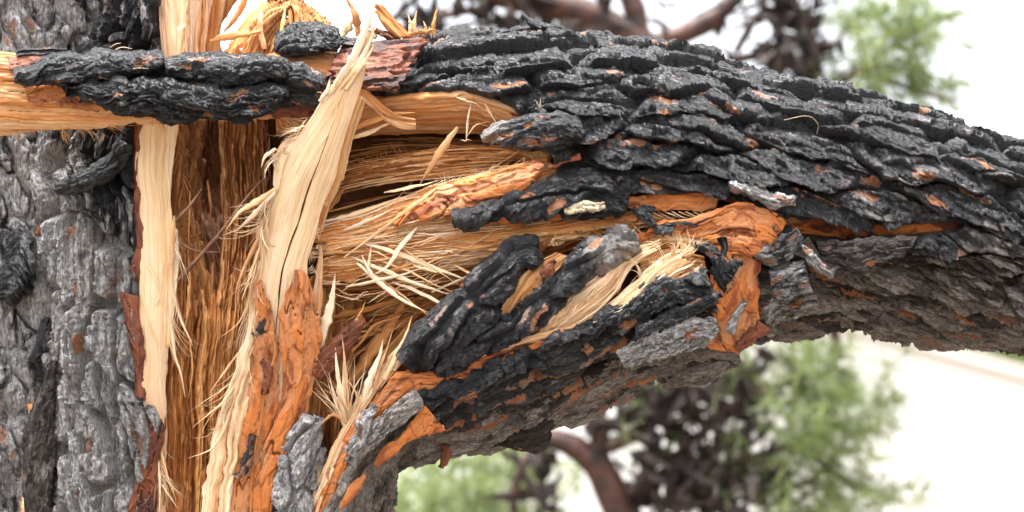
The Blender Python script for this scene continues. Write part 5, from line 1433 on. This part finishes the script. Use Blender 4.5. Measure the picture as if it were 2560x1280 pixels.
def twig_mess(name, parent, clusters, mat, seed, w=WB, L=0.24, wid=0.020):
    r_ = np.random.default_rng(seed)
    k = (D - w) / D * S
    Vs = []
    for cx, cy, rx, ry, n in clusters:
        n = int(n * 0.36)
        c = W(np.array([cx, cy, w])) + r_.uniform(-1, 1, (n, 3)) * np.array([rx, 90, ry]) * k
        d = r_.normal(size=(n, 3))
        d /= np.linalg.norm(d, axis=1, keepdims=True)
        l_ = L * r_.uniform(0.3, 1.2, (n, 1))
        wv = wid * r_.uniform(0.5, 1.8, (n, 1))
        fat = r_.random((n, 1)) < 0.25          # open cones among the twigs
        l_ = np.where(fat, 0.10, l_)
        wv = np.where(fat, 0.06, wv)
        a = np.cross(d, r_.normal(size=(n, 3)))
        a /= np.linalg.norm(a, axis=1, keepdims=True)
        b = np.cross(d, a)
        ring = [c + (a * math.cos(q) + b * math.sin(q)) * wv for q in (0, 2.1, 4.2)]
        e0, e1 = c - d * l_, c + d * l_
        Vs.append(np.stack([e0, *ring, e1], 1))
    V = np.vstack(Vs).reshape(-1, 3)
    n = len(V) // 5
    f = np.array([(0, 2, 1), (0, 3, 2), (0, 1, 3), (4, 1, 2), (4, 2, 3), (4, 3, 1)])
    F = (np.arange(n)[:, None, None] * 5 + f[None]).reshape(-1, 3)
    return mk(name, V, F, mat, parent, world=True, stuff=True, smooth=False)


def gpt(x, w):
    """pixel row where the ground lies at column x and depth w"""
    F = (D - w) * S
    U = -(CAMH + F * SP) / CP
    return (x, 640 - U / (S * (D - w) / D), w)


PB = thing('background_pine', 'gnarled reddish pine with green needles and dark cones behind the limb', 'tree', gpt(1640, WB))
PT = [gpt(1640, WB), (1600, 1500), (1555, 1300), (1520, 1210), (1482, 1140)]
tube('trunk', PB, PT, 52, 38, M_bgbark, seed=1, n=30)
BR = [([(1490, 1160), (1440, 1120), (1390, 1100), (1330, 1100)], 34, 24), ([(1486, 1150), (1500, 1090), (1484, 1030), (1440, 1000), (1420, 960)], 26, 18),
      ([(1500, 1120), (1570, 1096), (1630, 1050), (1670, 1012), (1720, 1028), (1760, 1060)], 22, 14), ([(1420, 970), (1500, 760), (1640, 480), (1740, 300), (1700, 205), (1610, 118), (1490, 44), (1340, 4), (1150, -40)], 34, 38),
      ([(1640, 130), (1600, 90), (1588, 30), (1560, -40)], 32, 26), ([(1640, 110), (1720, 80), (1790, 40), (1860, -30)], 30, 22), ([(1740, 280), (1800, 170), (1900, 140), (1990, 165), (2060, 215)], 16, 8),
      ([(1840, 130), (1880, 60), (1910, 10), (1900, -40)], 10, 8), ([(1700, 205), (1850, 230), (2050, 220), (2200, 160)], 14, 9), ([(1740, 300), (1900, 400), (2050, 700), (2100, 900)], 20, 12),
      ([(1540, 1250), (1640, 1200), (1760, 1180), (1900, 1140), (2060, 1080)], 20, 10), ([(1360, 1100), (1300, 1180), (1280, 1290)], 14, 10), ([(1760, 1060), (1840, 1010), (1960, 960), (2120, 930)], 12, 7),
      ([(2000, 1110), (2080, 1180), (2160, 1230)], 9, 6), ([(2120, 190), (2240, 110), (2330, 60)], 9, 6), ([(2150, 180), (2300, 230), (2390, 250)], 8, 5), ([(1450, 40), (1300, -20), (1200, 20), (1100, 40)], 14, 10), ([(1840, 900), (1900, 1000), (1780, 1060)], 9, 8)]
for i, (p, a, b) in enumerate(BR):
    tube('branch', PB, p, a, b, M_bgbark, seed=i + 3)
CL = [(2230, 70, 120, 1.0), (2180, 170, 120, 1.0), (2090, 30, 70, .6), (2340, 40, 70, .8), (2270, 190, 80, .6), (2385, 215, 40, .8), (2330, 240, 60, .6), (2060, 180, 70, .6), (2400, 20, 40, .6), (2130, 230, 60, .8), (1480, 70, 40, .3), (1720, 150, 50, .4),
      (1650, 60, 50, .25), (1800, 210, 50, .3), (1960, 100, 70, .25), (1150, 40, 60, .15), (1860, 880, 80, .9), (2010, 960, 130, 1.0), (2120, 900, 90, .5), (2220, 960, 50, .7), (2250, 900, 50, .3), (1980, 1080, 140, 1.0), (2080, 1160, 130, 1.0), (2190, 1230, 60, .8), (1950, 1220, 150, .8), (2120, 1280, 110, .8),
      (1640, 980, 70, .5), (1700, 1100, 60, .25), (1560, 1010, 60, .5), (1800, 1160, 70, .5), (2200, 1100, 40, .3), (1600, 1150, 60, .25), (2060, 1020, 90, .8)]
CL += [(2290, 120, 90, .8), (2400, 90, 40, .5), (2340, 150, 60, .5), (2200, 30, 90, .7), (2100, 1060, 110, 1.), (1900, 1110, 90, .7), (2030, 900, 90, .6), (2160, 1020, 80, .6), (1780, 930, 60, .6), (2250, 1260, 70, .6), (1990, 1270, 100, .8), (2360, 270, 60, .5)]
tuft_mesh('crown', PB, CL, M_leaf, 71)
tuft_mesh('crown', PB, [(x, y, r, f * .6) for x, y, r, f in CL], M_leaf2, 72)
twig_mess('cones_and_dead_twigs', PB, [(1760, 1090, 140, 170, 680), (1700, 980, 120, 60, 110), (1850, 1230, 150, 60, 170), (1980, 80, 70, 120, 240), (2040, 160, 60, 60, 60), (1200, 20, 200, 60, 190), (1640, 1220, 120, 80, 130), (1900, 950, 110, 60, 60), (1420, 60, 120, 60, 60), (1760, 100, 140, 120, 80), (1330, 1200, 60, 70, 80), (1560, 1030, 100, 60, 120)], M_dead, 73)

# light green shrub further back
WS = -24000.0
SH = thing('green_shrub', 'soft light green bush far behind under the limb', 'shrub', gpt(1180, WS))
tube('stem', SH, [gpt(1180, WS), (1180, 1450, WS), (1170, 1250, WS)], 18, 10, M_bgbark, w=WS)
CS = [(1100, 1230, 150, 1.0), (1250, 1180, 130, .9), (1180, 1320, 160, 1.0), (1360, 1240, 100, .6), (1030, 1290, 110, 1.0), (1330, 1120, 60, .5)]
tuft_mesh('foliage', SH, CS, M_leaf2, 75, 0.22, 14, 0.02, 0.7, WS)
# trees beyond the roof
WT = -52000.0
HT = thing('distant_tree', 'green tree rising behind the white roof edge', 'tree', gpt(2560, WT))
tube('trunk', HT, [gpt(2560, WT), (2540, 1000, WT), (2520, 880, WT)], 16, 8, M_bgbark, w=WT)
tuft_mesh('crown', HT, [(2420, 840, 60, 1.6), (2520, 850, 80, 1.8), (2620, 850, 90, 1.8), (2560, 800, 80, 1.4), (2460, 800, 60, 1.2)], M_leaf2, 76, 0.35, 14, 0.04, 1.3, WT)

# white house with a sloping roof edge
WH = -40000.0
KH = (D - WH) / D
BH = thing('white_house', 'white rendered house with sloping white roof edge beside the pine', 'house', gpt(1900, WH))
M_wall = mat_plain('white_render', (0.86, 0.85, 0.82), (0.88, 0.87, 0.85), 2, 0.8)
M_trim = mat_plain('white_fascia', (0.87, 0.87, 0.86), (0.89, 0.89, 0.88), 2, 0.6)
M_tan = mat_plain('tan_roof_edge', (0.82, 0.78, 0.71), (0.85, 0.81, 0.75), 3, 0.7)


def slab(name, quad, depth, mat, w, parent):
    f = W(np.array([(x, y, w) for x, y in quad], float))
    dirv = np.array([0, CP, SP]) * 0 + np.array([0, 1.0, 0])
    b = f + dirv * depth
    V = np.vstack([f, b])
    F = [(0, 1, 2, 3), (7, 6, 5, 4), (0, 4, 5, 1), (1, 5, 6, 2), (2, 6, 7, 3), (3, 7, 4, 0)]
    return mk(name, V, F, mat, parent, world=True, smooth=False)


yb = gpt(1900, WH)[1]
slab('wall', [(900, 488), (2760, 1010), (2760, yb), (900, yb)], 6.0, M_wall, WH, BH)
slab('fascia', [(880, 448), (2780, 980), (2780, 1006), (880, 478)], 6.6, M_trim, WH + 300, BH)
slab('roof_edge', [(880, 441), (2780, 973), (2780, 979.5), (880, 447.5)], 7.0, M_tan, WH + 420, BH)
slab('moulding', [(880, 480), (2780, 1008), (2780, 1013), (880, 485)], 0.15, M_tan, WH + 200, BH)
slab('skirting_line', [(2270, 1251), (2780, 1208), (2780, 1211), (2270, 1254)], 0.1, M_tan, WH + 250, BH)
